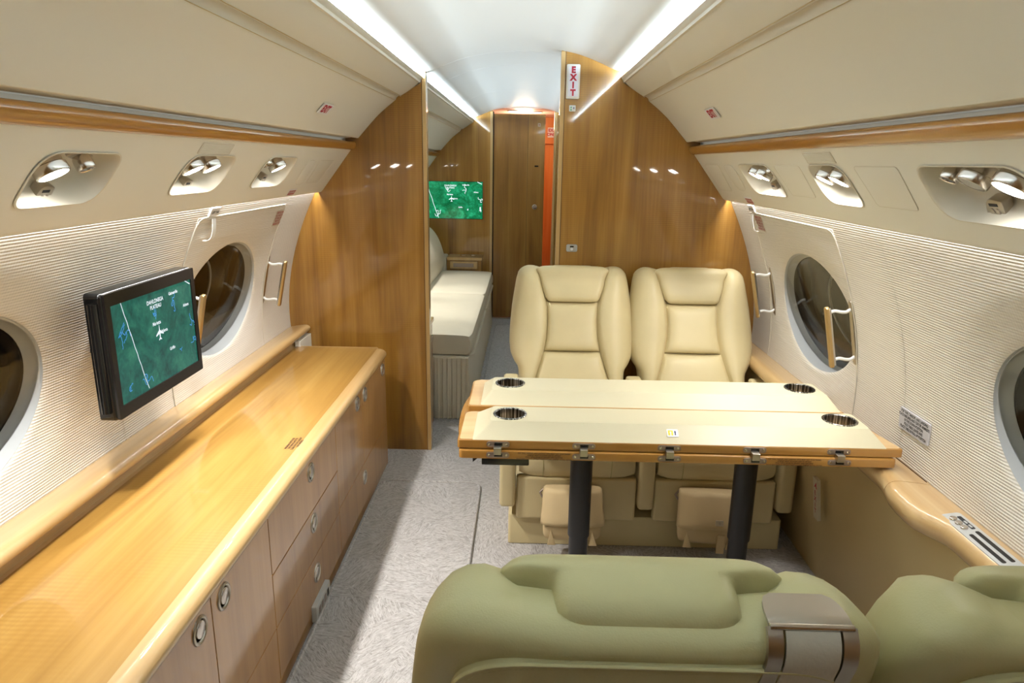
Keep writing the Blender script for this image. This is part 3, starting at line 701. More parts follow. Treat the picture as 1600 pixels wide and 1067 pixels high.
# vertical red exit label low on the right-hand panel
n = Vector((-.97, 0, -.13)).normalized(); U = Vector((0, -1, 0)); V = n.cross(U).normalized()
f = (Vector((1.0405, 2.095, .352))+n*0.016, U, V, n)
el = empty('floor_exit_label', label='narrow upright label with a red arrow and red letters low on the right-hand side panel', cat='sign')
prism('backing', [(-.017, -.075), (.017, -.075), (.017, .075), (-.017, .075)], f, -0.010, 0.0008, M_LABELC, el)
prism('arrow', [(-.008, .040), (.009, .064), (.009, .050), (.013, .040), (.006, .040), (.004, .046)], f, 0.0008, 0.0013, M_RED, el)
for k, ch in enumerate('EXIT'):
    text('letter', ch, (f[0]+V*(.022-k*.022), U, V, n), 0.022, M_RED, el, 0.0014, thick=0.0008)

# ------------------------------------------------------------------ partitions
def partition(name, s, xin, y, ztop_ceiling):
    pts = [(xin, 0.0)]
    zc = lambda x: float(np.interp(abs(x), [p[0] for p in HALF_CEIL], [p[1] for p in HALF_CEIL]))
    xs = np.linspace(abs(xin), .46, 10) if abs(xin) < .43 else [abs(xin)]
    pts += [(s*x, zc(x)+0.004) for x in xs]
    pts += [(s*.55, 1.80), (s*.80, 1.66), (s*1.02, 1.40), (s*1.16, 1.25), (s*1.20, .9), (s*1.16, .4), (s*1.12, 0)]
    p = empty(name, kind='structure')
    prism('veneer_panel', pts, ((0, y, 0), (1, 0, 0), (0, 0, 1), (0, 1, 0)), 0.0, 0.046, M_WOODV, p)
    xo = xin+s*0.017
    z1 = zc(xin)-0.002
    box('edge_trim', (min(xin-s*.002, xo), y-0.004, 0.0), (max(xin-s*.002, xo), y+0.050, z1), M_TRIM, p, 0.003)
    tube('edge_joint', [(xo+s*.0005, y-.0012, 0.0), (xo+s*.0005, y-.0012, z1)], 0.0014, M_INKB, p, 6)
    return p
partition('wall_partition_left', -1, -.420, DL, 1.80)
partition('wall_partition_right', 1, .176, DR, 1.88)
# lit exit sign and small plates on the right partition
FR = lambda x, z, y=DR: ((x, y, z), (1, 0, 0), (0, 0, 1), (0, -1, 0))
ex = empty('exit_sign', label='upright white exit sign with red letters high on the wooden partition', cat='sign')
prism('frame', round_poly([(-.0285, -.070), (.0285, -.070), (.0285, .070), (-.0285, .070)], .007), FR(.2275, 1.757), 0.0, 0.010, M_WHITEM, ex, 0.003)
prism('face', round_poly([(-.021, -.060), (.021, -.060), (.021, .060), (-.021, .060)], .003), FR(.2275, 1.757), 0.010, 0.0108, M_SIGN, ex)
for k, ch in enumerate('EXIT'):
    text('letter', ch, FR(.2275, 1.803-k*.0305), 0.034, M_RED, ex, 0.0116, thick=0.0020)
sg = empty('pictogram_plate', label='tiny white plate with green and blue marks under the upright exit sign', cat='sign')
prism('backing', round_poly([(-.014, -.013), (.014, -.013), (.014, .013), (-.014, .013)], .004), FR(.2285, 1.650), 0.0, 0.003, M_LABELW, sg, 0.001)
prism('green_figure', [(-.009, .001), (-.002, .001), (-.0055, .009)], FR(.2285, 1.650), 0.003, 0.0034, M_GREEN, sg)
prism('green_mark', circ(.0032, 12, -.0055, -.006), FR(.2285, 1.650), 0.003, 0.0034, M_GREEN, sg)
prism('blue_mark', circ(.0026, 8, .006, .001, .004), FR(.2285, 1.650), 0.003, 0.0034, M_BLUE, sg)
sw = empty('cabin_switch', label='small cream rounded switch plate with a black window on the partition above the seats', cat='switch')
prism('plate', round_poly([(-.025, -.0165), (.025, -.0165), (.025, .0165), (-.025, .0165)], .009), FR(.248, 1.051), 0.0, 0.005, M_GREYP, sw, 0.002)
prism('surround', [(-.011, -.012), (.011, -.012), (.011, .012), (-.011, .012)], FR(.248, 1.051), 0.005, 0.0055, M_NICKEL, sw)
prism('window', [(-.008, .004), (.008, .004), (.008, .010), (-.008, .010)], FR(.248, 1.051), 0.0055, 0.006, M_BLACK, sw)
prism('push_button', circ(.0065, 14, 0, -.004), FR(.248, 1.051), 0.0055, 0.0075, M_LABELW, sw, 0.001)

# far bulkhead, door and the vestibule behind
fb = empty('wall_far_bulkhead', kind='structure')
for s in (-1, 1):
    xi = .272 if s > 0 else .270
    pts = [(s*xi, 0)] + [(s*x, float(np.interp(x, [p[0] for p in HALF_CEIL], [p[1] for p in HALF_CEIL]))+.004) for x in np.linspace(xi, .46, 8)]
    pts += [(s*.55, 1.80), (s*.80, 1.66), (s*1.02, 1.40), (s*1.16, 1.25), (s*1.20, .9), (s*1.16, .4), (s*1.12, 0)]
    prism('veneer_panel', pts, ((0, YF, 0), (1, 0, 0), (0, 0, 1), (0, 1, 0)), 0.0, 0.046, M_WOODV, fb)
    box('jamb_trim', (min(s*(xi-.003), s*(xi+.020)), YF-.006, 0), (max(s*(xi-.003), s*(xi+.020)), YF+.05, 1.852), M_TRIM, fb, 0.003)
box('hinge_gap', (-.2675, YF+.004, 0), (-.2600, YF+.04, 1.85), M_DARK, fb)
box('threshold', (-.27, YF-.01, 0.0), (.275, YF+.06, 0.008), M_NICKEL, fb, 0.002)
dr = empty('door_1', (-.2585, YF+.010, 0), math.radians(2.5), kind='structure')
box('door_leaf', (0, 0, .012), (.452, .030, 1.832), M_DOOR, dr, 0.002)
box('pivot_stile', (.300, -.0015, .012), (.3025, .001, 1.832), M_INKB, dr)
lathe('latch_cup', [(.022, 0), (.022, .004), (.018, .006), (.016, .003), (.002, .003)], ((.372, 0, 1.035), (1, 0, 0), (0, 0, 1), (0, -1, 0)), M_CHROME, dr)
box('latch_bar', (.352, -.008, 1.031), (.392, -.002, 1.039), M_CHROME, dr, .002)
box('occupied_slot', (.365, -.002, 1.387), (.398, .001, 1.399), M_BLACK, dr)
prism('no_smoking_plate', [(-.012, -.014), (.012, -.014), (.012, .014), (-.012, .014)], ((.398, 0, 1.745), (1, 0, 0), (0, 0, 1), (0, -1, 0)), 0, .002, M_LABELC, dr)
prism('plate_mark', circ(.007, 12), ((.398, 0, 1.745), (1, 0, 0), (0, 0, 1), (0, -1, 0)), .002, .0026, M_REDI, dr)
ve = empty('wall_vestibule', kind='structure')
box('back_panel', (-.9, 7.60, 0), (.9, 7.64, 1.62), M_ORANGE, ve); box('header_panel', (-.9, 7.56, 1.62), (.9, 7.64, 2.0), M_ORANGE, ve)
box('side_panel', (.62, YF+.05, 0), (.66, 7.6, 2.0), M_ORANGE, ve); box('side_panel', (-.66, YF+.05, 0), (-.62, 7.6, 2.0), M_ORANGE, ve)
tag(box('ceiling_vestibule', (-.66, YF+.047, 1.885), (.66, 7.64, 1.92), M_PINKC), kind='structure')
for k, (x, y) in enumerate(((-.10, 6.62), (.12, 6.72))):
    d = empty('dome_light', (x, y, 1.885), 0, ('oval' if k == 0 else 'round') + ' lit ceiling light in the vestibule, ' + ('left' if k == 0 else 'right') + ' one of the pair beyond the door', 'light')
    lathe('bezel', [(.052, 0), (.052, -.006), (.045, -.008)], ((0, 0, 0), (1, 0, 0), (0, 1, 0), (0, 0, 1)), M_WHITEM, d)
    lathe('lens', [(.046, -.006), (.03, -.012), (.002, -.014)], ((0, 0, 0), (1, 0, 0), (0, 1, 0), (0, 0, 1)), M_LAMPD, d)
l = bpy.data.lights.new('vestibule_glow', 'POINT'); l.energy = 13; l.color = (1.0, 0.72, 0.50); l.shadow_soft_size = .08
o = bpy.data.objects.new('vestibule_glow', l); COL.objects.link(o); o.location = (.0, 6.85, 1.80)
vs_ = empty('vestibule_sign', label='small red sign glimpsed past the open door in the orange-lit vestibule', cat='sign')
prism('backing', [(-.05, -.05), (.05, -.05), (.05, .05), (-.05, .05)], ((.300, 7.56, 1.735), (1, 0, 0), (0, 0, 1), (0, -1, 0)), 0, .004, M_LABELW, vs_)
text('lettering', 'EXIT\nONLY', ((.300, 7.56, 1.735), (1, 0, 0), (0, 0, 1), (0, -1, 0)), .042, M_RED, vs_, .005, thick=.002)
# unseen forward end behind the camera, set close and dark to cut fill
rb = tag(box('wall_end', (-1.3, YB-.06, 0), (1.3, YB, 2.0), M_DOOR), kind='structure')
tag(box('wall_end_far', (-1.3, 7.64, 0), (1.3, 7.70, 2.0), M_OUTSIDE), kind='structure')

# ------------------------------------------------------------------ credenza
XFR = -.608; CY1 = 3.058; CY0 = -0.32
ct = empty('countertop', label='long glossy honey countertop with a pale rounded edge along the left-hand wall', cat='countertop')
box('veneer_top', (-1.020, CY0, .556), (-.640, CY1, .5755), M_WOODC, ct)
box('core', (-1.045, CY0, .531), (-.640, CY1, .556), M_WOODF, ct)
box('inlay_strip', (-1.045, CY0, .556), (-1.020, CY1, .5757), M_WOODL, ct)
nose = [(p.x, p.y) for p in spline([(-.640, .5757), (-.622, .5757), (-.606, .571), (-.5955, .559), (-.596, .544), (-.606, .534), (-.622, .531)], 18)] + [(-.640, .531)]
rings = [[(x, y, z) for x, z in nose] for y in np.linspace(CY0, CY1-.03, 5)]
# nosing turns the far corner
for a in np.linspace(0.15, 1, 7)*PI/2:
    rings.append([(-.640-.0+(x+.640)*math.cos(a)-0.0, CY1-.03+(x+.640)*math.sin(a)*0.9+.0*a, z) for x, z in nose])
loft('nosing', rings, M_WOODL, ct, True, True, True)
box('end_nosing', (-1.045, CY1-.002, .533), (-.640, CY1+.012, .5757), M_WOODL, ct, .004)
cl = prism('warning_print', [(-.05, -.02), (.05, -.02), (.05, .02), (-.05, .02)], ((-.656, 1.935, .5755), (0, 1, 0), (-1, 0, 0), (0, 0, 1)), 0, .0002, M_WOODC, ct) if False else None
text('warning_print', 'MAXIMUM LOAD 20 LBS\nTHIS SURFACE MUST BE\nCLEAR FOR TAXI TAKEOFF\nAND LANDING', (Vector((-.657, 1.935, .5757)), (0, 1, 0), (-1, 0, 0), (0, 0, 1)), .0105, M_INKB, ct, .0004, sx=.75, thick=.0003)
def latch(parent, y, z, r=.030):
    f = ((XFR, y, z), (0, 1, 0), (0, 0, 1), (1, 0, 0))
    e = empty('flush_latch'); e.parent = parent
    lathe('ring', [(r*.72, -.001), (r*.78, .003), (r*.88, .0045), (r, .003), (r*1.03, 0)], f, M_NICKEL, e, 32)
    lathe('cup', [(r*.78, .0025), (r*.70, -.004), (r*.02, -.0055)], f, M_BRONZE, e, 24)
    prism('paddle', [(u, v) for u, v in circ(r*.60, 24, 0, r*.06, r*.62)], f, -.004, .004, M_CHROME, e, .002)
    return e
def front(parent, name, y0, y1, z0, z1):
    g = .0016
    return box(name, (XFR-.018, y0+g, z0+g), (XFR, y1-g, z1-g), M_WOODF, parent, .0015)
def cabinet(label, y0, y1):
    e = empty('cabinet', label=label, cat='cabinet')
    box('carcass', (-1.02, y0, 0.035), (XFR-.019, y1, .5300), M_INKB, e)
    box('plinth', (XFR-.018, y0, 0.0), (XFR-.001, y1, .036), M_WOODF, e)
    return e
c0 = cabinet('wooden cabinet at the near end of the counter, mostly outside the frame', CY0, .90)
d = front(c0, 'door', CY0, .90, .036, .5302); latch(d, .80, .49)
c1 = cabinet('wooden cabinet under the counter with two round latches close together', .90, 1.565)
for a, b_, y in ((.90, 1.2375, 1.181), (1.2375, 1.565, 1.294)):
    d = front(c1, 'door', a, b_, .20, .5302); latch(d, y, .490)
d = front(c1, 'drawer', .90, 1.565, .036, .20); latch(d, 1.2375, .12)
c2 = cabinet('wooden drawer cabinet with three round latches and a socket strip near the carpet', 1.565, 2.20)
for z0, z1, zl in ((.36, .5302, .490), (.20, .36, .316), (.036, .20, .140)):
    d = front(c2, 'drawer', 1.565, 2.20, z0, z1); latch(d, 1.916, zl)
so = empty('socket_strip'); so.parent = c2
f = ((XFR, 1.918, .036), (0, 1, 0), (0, 0, 1), (1, 0, 0))
prism('cover', round_poly([(-.076, -.028), (.076, -.028), (.076, .028), (-.076, .028)], .005), f, 0, .016, M_GREYP, so, .004)
for k in range(4): prism('socket', round_poly([(-.052+k*.030, -.012), (-.034+k*.030, -.012), (-.034+k*.030, .012), (-.052+k*.030, .012)], .003), f, .016, .0168, M_BRONZE if k < 3 else M_BLACK, so)
c3 = cabinet('wooden cabinet at the far end of the counter beside the left partition', 2.20, 3.03)
d = front(c3, 'door', 2.20, 2.588, .21, .5302); latch(d, 2.512, .497)
d = front(c3, 'door', 2.588, 3.03, .21, .5302); latch(d, 2.642, .492); latch(d, 2.992, .491)
d = front(c3, 'drawer', 2.20, 3.03, .036, .21); latch(d, 2.583, .150)
box('end_panel', (-1.02, 3.03, 0.0), (XFR, 3.05, .530), M_WOODF, c3)
box('filler_panel', (-1.025, 3.052, 0.0), (-1.00, DL-.001, .60), M_CREAM, c3)

# ------------------------------------------------------------------ moving map displays
def map_display(parent, O, U, V, W, w_, h_, mat, white, k=1.0, names=True):
    """lines, water and lettering lying on a lit screen; (a, b) run 0..1 from its upper left corner"""
    O, U, V, W = [Vector(x) for x in (O, U, V, W)]
    P = lambda a, b_, d=0.0: O+U*(a-.5)*w_+V*(.5-b_)*h_+W*d
    def ribbon(name, pts, wd, m_):
        bm = bmesh.new(); q = [Vector((a*w_, -b_*h_)) for a, b_ in pts]
        L = []
        for i, p in enumerate(q):
            t = (q[min(i+1, len(q)-1)]-q[max(i-1, 0)]).normalized(); n_ = Vector((-t.y, t.x))*wd/2
            L.append([p+n_, p-n_])
        vs = [[bm.verts.new(P(x.x/w_, -x.y/h_, .0008)) for x in r] for r in L]
        for a, c in zip(vs[:-1], vs[1:]): bm.faces.new((a[0], c[0], c[1], a[1]))
        return from_bm(name, bm, m_, parent, smooth=False)
    bd = [(.115, .0)]
    for i in range(1, 15):
        t = i/14; bd.append((.115+.195*t+random.uniform(-.004, .004), t*.985))
    ribbon('border_line', bd, .0024*k, white)
    ribbon('corner_line', [(.92, .0), (.99, .055)], .0030*k, white)
    def lake(cx, cy, sz, n=3):
        for _ in range(n):
            a = random.uniform(0, PI); pts = []; x, y = cx, cy
            for i in range(9):
                pts.append((x, y)); a += random.uniform(-1.3, 1.3); x += math.cos(a)*sz*.13*h_/w_; y += math.sin(a)*sz*.16
            ribbon('lake', pts, .0024*k, M_MAPB if mat is M_MAP else white)
    for cx, cy, sz in ((.05, .33, .16), (.13, .30, .12), (.10, .86, .07), (.30, .88, .16), (.46, .22, .12), (.74, .17, .14), (.97, .48, .10), (.96, .68, .12), (.77, .75, .03)): lake(cx, cy, sz)
    pl = [(0, .5), (.05, .15), (.5, -.12), (.5, -.2), (.06, -.08), (.04, -.34), (.18, -.46), (.18, -.52), (0, -.46)]
    pl = pl + [(-a, c) for a, c in pl[::-1][1:-1]]
    sc = .15*h_
    prism('aircraft_symbol', [(a*sc, c*sc*1.1) for a, c in pl], (P(.515, .455), U, V, W), .0006, .0011, white, parent)
    for body, a, b_, sz in (('DAHLONEGA\nPLATEAU', .50, .135, .060), ('Gainesville', .74, .085, .050), ('Athens', .90, .275, .050), ('Marietta', .49, .345, .054), ('Atlanta', .575, .455, .050), ('Griffin', .655, .69, .050)):
        text('place_name', body, (P(a, b_), U, V, W), sz*h_, white, parent, .0013, sx=.9, thick=.0003)
mo = empty('wall_monitor', (0, 0, 0), 0, 'black framed monitor with a green moving map, standing off the left-hand wall', 'monitor')
XM = -.918; MY0, MY1, MZ0, MZ1 = 1.508, 1.936, .811, 1.114
fm = ((XM, (MY0+MY1)/2, (MZ0+MZ1)/2), (0, 1, 0), (0, 0, 1), (1, 0, 0))
hw_, hh_ = (MY1-MY0)/2, (MZ1-MZ0)/2
O_, U_, V_, W_ = [Vector(x) for x in fm]
sw_, sh_ = .390, .243
def frame_ring(bm, outer, inner, d0, d1):
    n = len(outer); rows = [[O_+U_*u+V_*v+W_*d for u, v in p] for p, d in ((outer, d0), (outer, d1), (inner, d1), (inner, d0))]
    b_loft(bm, rows, True)
bm = bmesh.new(); oc = round_poly([(-hw_, -hh_), (hw_, -hh_), (hw_, hh_), (-hw_, hh_)], .004, 3)
ic = round_poly([(-sw_/2, -sh_/2), (sw_/2, -sh_/2), (sw_/2, sh_/2), (-sw_/2, sh_/2)], .001, 3)
frame_ring(bm, oc, ic, -.006, 0.0); from_bm('bezel', bm, M_BEZEL, mo)
hb = [(-hw_-.004, -hh_-.003), (hw_+.002, -hh_-.003), (hw_+.002, hh_+.003), (-hw_-.004, hh_+.003)]
prism('housing', round_poly(hb, .012), (O_-W_*.004, U_, V_, W_), -.042, -.001, M_BLACK, mo, .010, 3)
tube('side_rib', [(XM-.026, MY0-.006, MZ0+.02), (XM-.026, MY0-.006, MZ1-.02)], .012, M_BLACK, mo, 12)
box('wall_arm', (-1.075, 1.66, .93), (XM-.05, 1.74, 1.0), M_BLACK, mo, .006)
sc_ = prism('screen', [(-sw_/2, -sh_/2), (sw_/2, -sh_/2), (sw_/2, sh_/2), (-sw_/2, sh_/2)], fm, -.005, -.0035, M_MAP, mo)
map_display(sc_, O_-W_*.0035, U_, V_, W_, sw_, sh_, M_MAP, M_MAPW)
tv = empty('bulkhead_screen', label='flush green map screen on the far wooden bulkhead above the divan', cat='screen')
ft = ((-.645, YF, 1.085), (1, 0, 0), (0, 0, 1), (0, -1, 0)); O2, U2, V2, W2 = [Vector(x) for x in ft]
tw, th_ = .575, .325
prism('surround', [(-tw/2-.004, -th_/2-.004), (tw/2+.004, -th_/2-.004), (tw/2+.004, th_/2+.004), (-tw/2-.004, th_/2+.004)], ft, 0, .002, M_BLACK, tv)
sc2 = prism('screen', [(-tw/2, -th_/2), (tw/2, -th_/2), (tw/2, th_/2), (-tw/2, th_/2)], ft, .002, .003, M_MAP2, tv)
map_display(sc2, O2+W2*.003, U2, V2, W2, tw, th_, M_MAP2, M_MAPW2, 1.6)

# ------------------------------------------------------------------ folding table
tb = empty('folding_table', (0, 0, 0), 0, 'wood edged folding table with two cream leather pads and four cup holders', 'table')
F0 = lambda z: ((0, 0, z), (1, 0, 0), (0, 1, 0), (0, 0, 1))
prism('lower_board', round_poly([(-.128, 1.692), (1.036, 1.692), (.985, 2.26), (-.118, 2.26), (-.150, 2.05), (-.150, 1.90)], [.012, .012, .02, .03, .08, .08]), F0(.651), 0, .0225, M_TABLEW, tb, .004)
def board(y0, y1, xl, xr):
    prism('upper_board', round_poly([(xl, y0), (xr, y0), (xr-.034, y1), (xl, y1)], [.010, .012, .012, .030]), F0(.6765), 0, .0225, M_TABLEW, tb, .004)
    # pale veneer on top of the leaf where the pad stops short
    prism('leaf_veneer', round_poly([(xl+.006, y0+.006), (xr-.006, y0+.006), (xr-.040, y1-.006), (xl+.006, y1-.006)], [.010, .012, .012, .028]), F0(.699), 0, .0008, M_TABLEL, tb)
board(1.702, 1.925, -.134, 1.056); board(1.968, 2.232, -.130, 1.022)
for xa, xb in ((-.1345, -.083), (1.012, 1.0665)):
    pass
def pad(ya, yr, yb, yc, xl0, xr0, xl1, xr1):
    z0, z1 = .699, .735
    A = [(xl0, ya), (xr0, ya), (xr0, yc), (xl0, yc)]; B = [(xl1, yr), (xr1, yr), (xr1, yb), (xl1, yb)]
    r = .010
    rings = []
    for t, rr in ((0, .006), (.05, .008), (.90, .012), (.97, .014), (1.0, .016)):
        k = t if t < .95 else (.955 if t < 1 else 1.0)
        q = [(A[i][0]*(1-k)+B[i][0]*k, A[i][1]*(1-k)+B[i][1]*k) for i in range(4)]
        if t == 1.0:
            q = [(q[0][0]+.006, q[0][1]+.006), (q[1][0]-.006, q[1][1]+.006), (q[2][0]-.006, q[2][1]-.002), (q[3][0]+.006, q[3][1]-.002)]
        zz = z0+(z1-z0)*(t if t < .95 else (.975 if t < 1 else 1.0))
        rings.append([(x, y, zz) for x, y in round_poly(q, rr, 4)])
    bm = bmesh.new(); vr = b_loft(bm, rings, True, True, False)
    # top with round openings for the cups
    edges = []
    top = vr[-1]
    for i in range(len(top)):
        e = bm.edges.get((top[i], top[(i+1) % len(top)])); edges.append(e)
    for cx, cy in CUPS_:
        vs = [bm.verts.new((cx+.0445*math.cos(2*PI*k/32), cy+.0445*math.sin(2*PI*k/32), z1)) for k in range(32)]
        for i in range(32): edges.append(bm.edges.new((vs[i], vs[(i+1) % 32])))
    bmesh.ops.triangle_fill(bm, use_beauty=True, use_dissolve=False, edges=edges, normal=(0, 0, 1))
    from_bm('leather_pad', bm, M_LEATHER_T, tb, ang=25)
    for cx, cy in CUPS_:
        lathe('cup_holder', [(.047, 0), (.0475, .0018), (.0465, .0026), (.0425, .0026), (.0408, .0010), (.0405, -.002), (.0395, -.062), (.0385, -.063), (.002, -.063)],
              ((cx, cy, z1), (1, 0, 0), (0, 1, 0), (0, 0, 1)), M_STEELD, tb, 40)
CUPS_ = [(.005, 1.810), (.930, 1.816)]
pad(1.705, 1.760, 1.872, 1.915, -.094, 1.012, -.046, .986)
CUPS_ = [(-.001, 2.088), (.924, 2.094)]
pad(1.976, 2.024, 2.148, 2.205, -.090, 1.010, -.056, .986)
# hinges along the front edges
for x in (-.024, .206, .434, .661, .884):
    h = empty('hinge'); h.parent = tb
    for z, y in ((.6885, 1.7025), (.6622, 1.6925)):
        f = ((x, y, z), (1, 0, 0), (0, 0, 1), (0, -1, 0))
        prism('hinge_leaf', stadium(.062, .0155, 5), f, 0, .0022, M_BRONZE, h, .0006)
        for k in (-.0235, .0235): lathe('screw', [(.0036, .002), (.0030, .0031), (.0006, .0027)], (Vector(f[0])+Vector((k, 0, 0)), f[1], f[2], f[3]), M_CHROME, h, 12)
        prism('slot', [(-.010, -.0045), (.012, -.0045), (.012, .0045), (-.010, .0045)], f, .0022, .0026, M_BLACK, h)
    box('knuckle', (x-.011, 1.680, .6665), (x+.0095, 1.7005, .6860), M_NICKEL, h, .0015)
for x in (.096, .760):
    text('warning_print', 'FOR TAXI, TAKEOFF, AND LANDING TABLE MUST NOT BE EXTENDED\nARMREST MUST BE DOWN AND IN UPRIGHT\nFOLD TABLE LEAVES IN UPRIGHT AND CENTERED\nPLACE SEAT BACK IN UPRIGHT POSITION AND ARMREST IN FULL DOWN', ((x+.004, 1.6895, .6622), (1, 0, 0), (0, 0, 1), (0, -1, 0)), .0054, M_INKB, tb, .0025, sx=.82, thick=.0002)
# yellow and white label on the front slope of the pad
sl_ = Vector((0, .055, .036)).normalized(); fs = ((.447, 1.734, .7185), (1, 0, 0), sl_, Vector((0, -sl_.z, sl_.y)))
pk = empty('pad_label'); pk.parent = tb; pk['label'] = 'white and yellow label on the front pad'
prism('backing', round_poly([(-.0155, -.0125), (.0155, -.0125), (.0155, .0125), (-.0155, .0125)], .003), fs, -.002, .0012, M_LABELW, pk)
prism('yellow_field', [(-.012, -.008), (.001, -.008), (.001, .008), (-.012, .008)], fs, .0012, .0016, M_YELLOW, pk)
prism('figure', [(-.007, -.008), (-.004, -.008), (-.004, -.004), (-.003, .004), (-.008, .004), (-.007, -.004)], fs, .0016, .002, M_LABELW, pk)
prism('arrow', [(.0055, -.007), (.0085, -.007), (.0085, .002), (.010, .002), (.007, .008), (.004, .002), (.0055, .002)], fs, .0012, .0016, M_BLUE, pk)
box('latch_box', (-.068, 1.70, .628), (.060, 1.90, .6505), M_BLACK, tb, .003)
prism('latch_lever', [(0, 0), (.016, 0), (.0, -.014)], ((-.092, 1.70, .650), (1, 0, 0), (0, 0, 1), (0, -1, 0)), -.03, 0, M_BLACK, tb)
for x in (.229, .744):
    lg = empty('leg', (x, 1.985, 0)); lg.parent = tb
    FZ = ((0, 0, 0), (1, 0, 0), (0, 1, 0), (0, 0, 1))
    lathe('lower_tube', [(.0305, 0.0), (.0305, .30)], FZ, M_LEG, lg, 32)
    lathe('outer_sleeve', [(.0305, .258), (.0345, .260), (.0350, .264), (.0350, .650)], FZ, M_LEG, lg, 32)
    lathe('foot_plate', [(.065, 0), (.065, .006), (.060, .009), (.031, .009)], FZ, M_LEG, lg, 32)

# ------------------------------------------------------------------ seats
TA = math.tan(math.radians(24.0))
yf = lambda z: .02+(z-.40)*TA
HWP = [(0.40, .205), (.50, .222), (.54, .224), (.575, .228), (.595, .244), (.612, .257), (.64, .265), (.68, .268), (.74, .267), (.83, .259), (.90, .248), (.94, .241), (.97, .234), (1.0, .225)]
XSP = [(.44, .185), (.553, .153), (.59, .140), (.647, .122), (.70, .110), (.765, .106), (.843, .110), (.985, .153), (1.0, .158)]
lerp = lambda tab, z: float(np.interp(z, [p[0] for p in tab], [p[1] for p in tab]))
ZT = .982
def shell_slice(z, ins=0.0):
    hw = lerp(HWP, z)-ins; xs = min(lerp(XSP, z), hw*.75); y0 = yf(z); k = 1-min(1, ins/.05)
    half = [(0, .030), (xs*.5, .030), (xs*.93, .030)]
    for a, dy in ((.015, .016), (.05, -.002), (.14, -.012), (.36, -.018), (.60, -.012), (.80, .008), (.91, .034), (.97, .058), (1.0, .082)):
        half.append((xs+(hw-xs)*a, dy*k+(1-k)*.02))
    half += [(hw, .098), (hw*.985, .110), (hw*.94, .121), (hw*.86, .129), (hw*.7, .132), (hw*.35, .133), (0, .133)]
    out = []
    for x, dy in half:
        yy = y0+dy
        yy = y0+.058+(yy-y0-.058)*(1-ins/.075)
        dz = 0.014*max(0, min(1, (z-.925)/.05))*max(0, min(1, (.165-x)/.055))
        dz -= 0.003*max(0, min(1, (z-.90)/.06))*max(0, min(1, (x-.155)/.035))
        out.append((x, yy, z-dz))
    return out + [(-x, y, zz) for x, y, zz in out[::-1][1:-1]]
def pillow(bm, z0, z1, puff, nx=26, nz=18, gap=.0015, base=.024):
    g = []
    for j in range(nz+1):
        b_ = j/nz; b_ = .5+.5*math.copysign(abs(2*b_-1)**.75, 2*b_-1); z = z0+(z1-z0)*b_; xs = lerp(XSP, z)-gap; r = []
        for i in range(nx+1):
            a = 2*i/nx-1; a = math.copysign(abs(a)**.75, a); h = (max(0, 1-abs(a)**5)**.45)*(max(0, 1-abs(2*b_-1)**5)**.45)
            r.append(bm.verts.new((xs*a, yf(z)+base-puff*h, z)))
        g.append(r)
    for j in range(nz):
        for i in range(nx): bm.faces.new((g[j][i], g[j][i+1], g[j+1][i+1], g[j+1][i]))
def headrest(leather, e):
    """pad that rises up the front, rolls over the top and ends in a narrower tongue behind"""
    path = [(.8465, yf(.848)+.024, .110), (.848, yf(.850)+.004, .1105), (.853, yf(.855)-.006, .112), (.868, yf(.868)-.012, .116), (.895, yf(.895)-.014, .1245), (.925, yf(.925)-.012, .1345), (.952, yf(.952)-.004, .1435),
            (.971, .262, .154), (.984, .274, .160), (.9895, .288, .1635), (.991, .298, .1645), (.9915, .303, .160), (.9915, .307, .148), (.9915, .310, .125), (.9915, .313, .110), (.991, .318, .104),
            (.990, .335, .1025), (.987, .352, .1015), (.981, .369, .100), (.970, .3755, .099), (.955, .378, .0985), (.940, .377, .098)]
    bm = bmesh.new(); g = []; nx = 28
    for k, (z, y, w_) in enumerate(path):
        a_, c_ = path[max(k-1, 0)], path[min(k+1, len(path)-1)]
        t = Vector((c_[1]-a_[1], c_[0]-a_[0])).normalized(); n_ = Vector((-t.y, t.x))       # outward (y, z)
        row = []
        for i in range(nx+1):
            a = 2*i/nx-1; a = math.copysign(abs(a)**.7, a); tp = max(0, min(1, (z-.94)/.035)) if k < 9 else 1; drop = (.022+.020*tp)*(1-(1-abs(a)**(12-1.5*tp))**(1/2.2))
            row.append(bm.verts.new((w_*a, y-n_.x*drop, z-n_.y*drop)))
        g.append(row)
    for r0_, r1_ in zip(g[:-1], g[1:]):
        for i in range(nx): bm.faces.new((r0_[i], r0_[i+1], r1_[i+1], r1_[i]))
    return from_bm('headrest', bm, leather, e, ang=80)
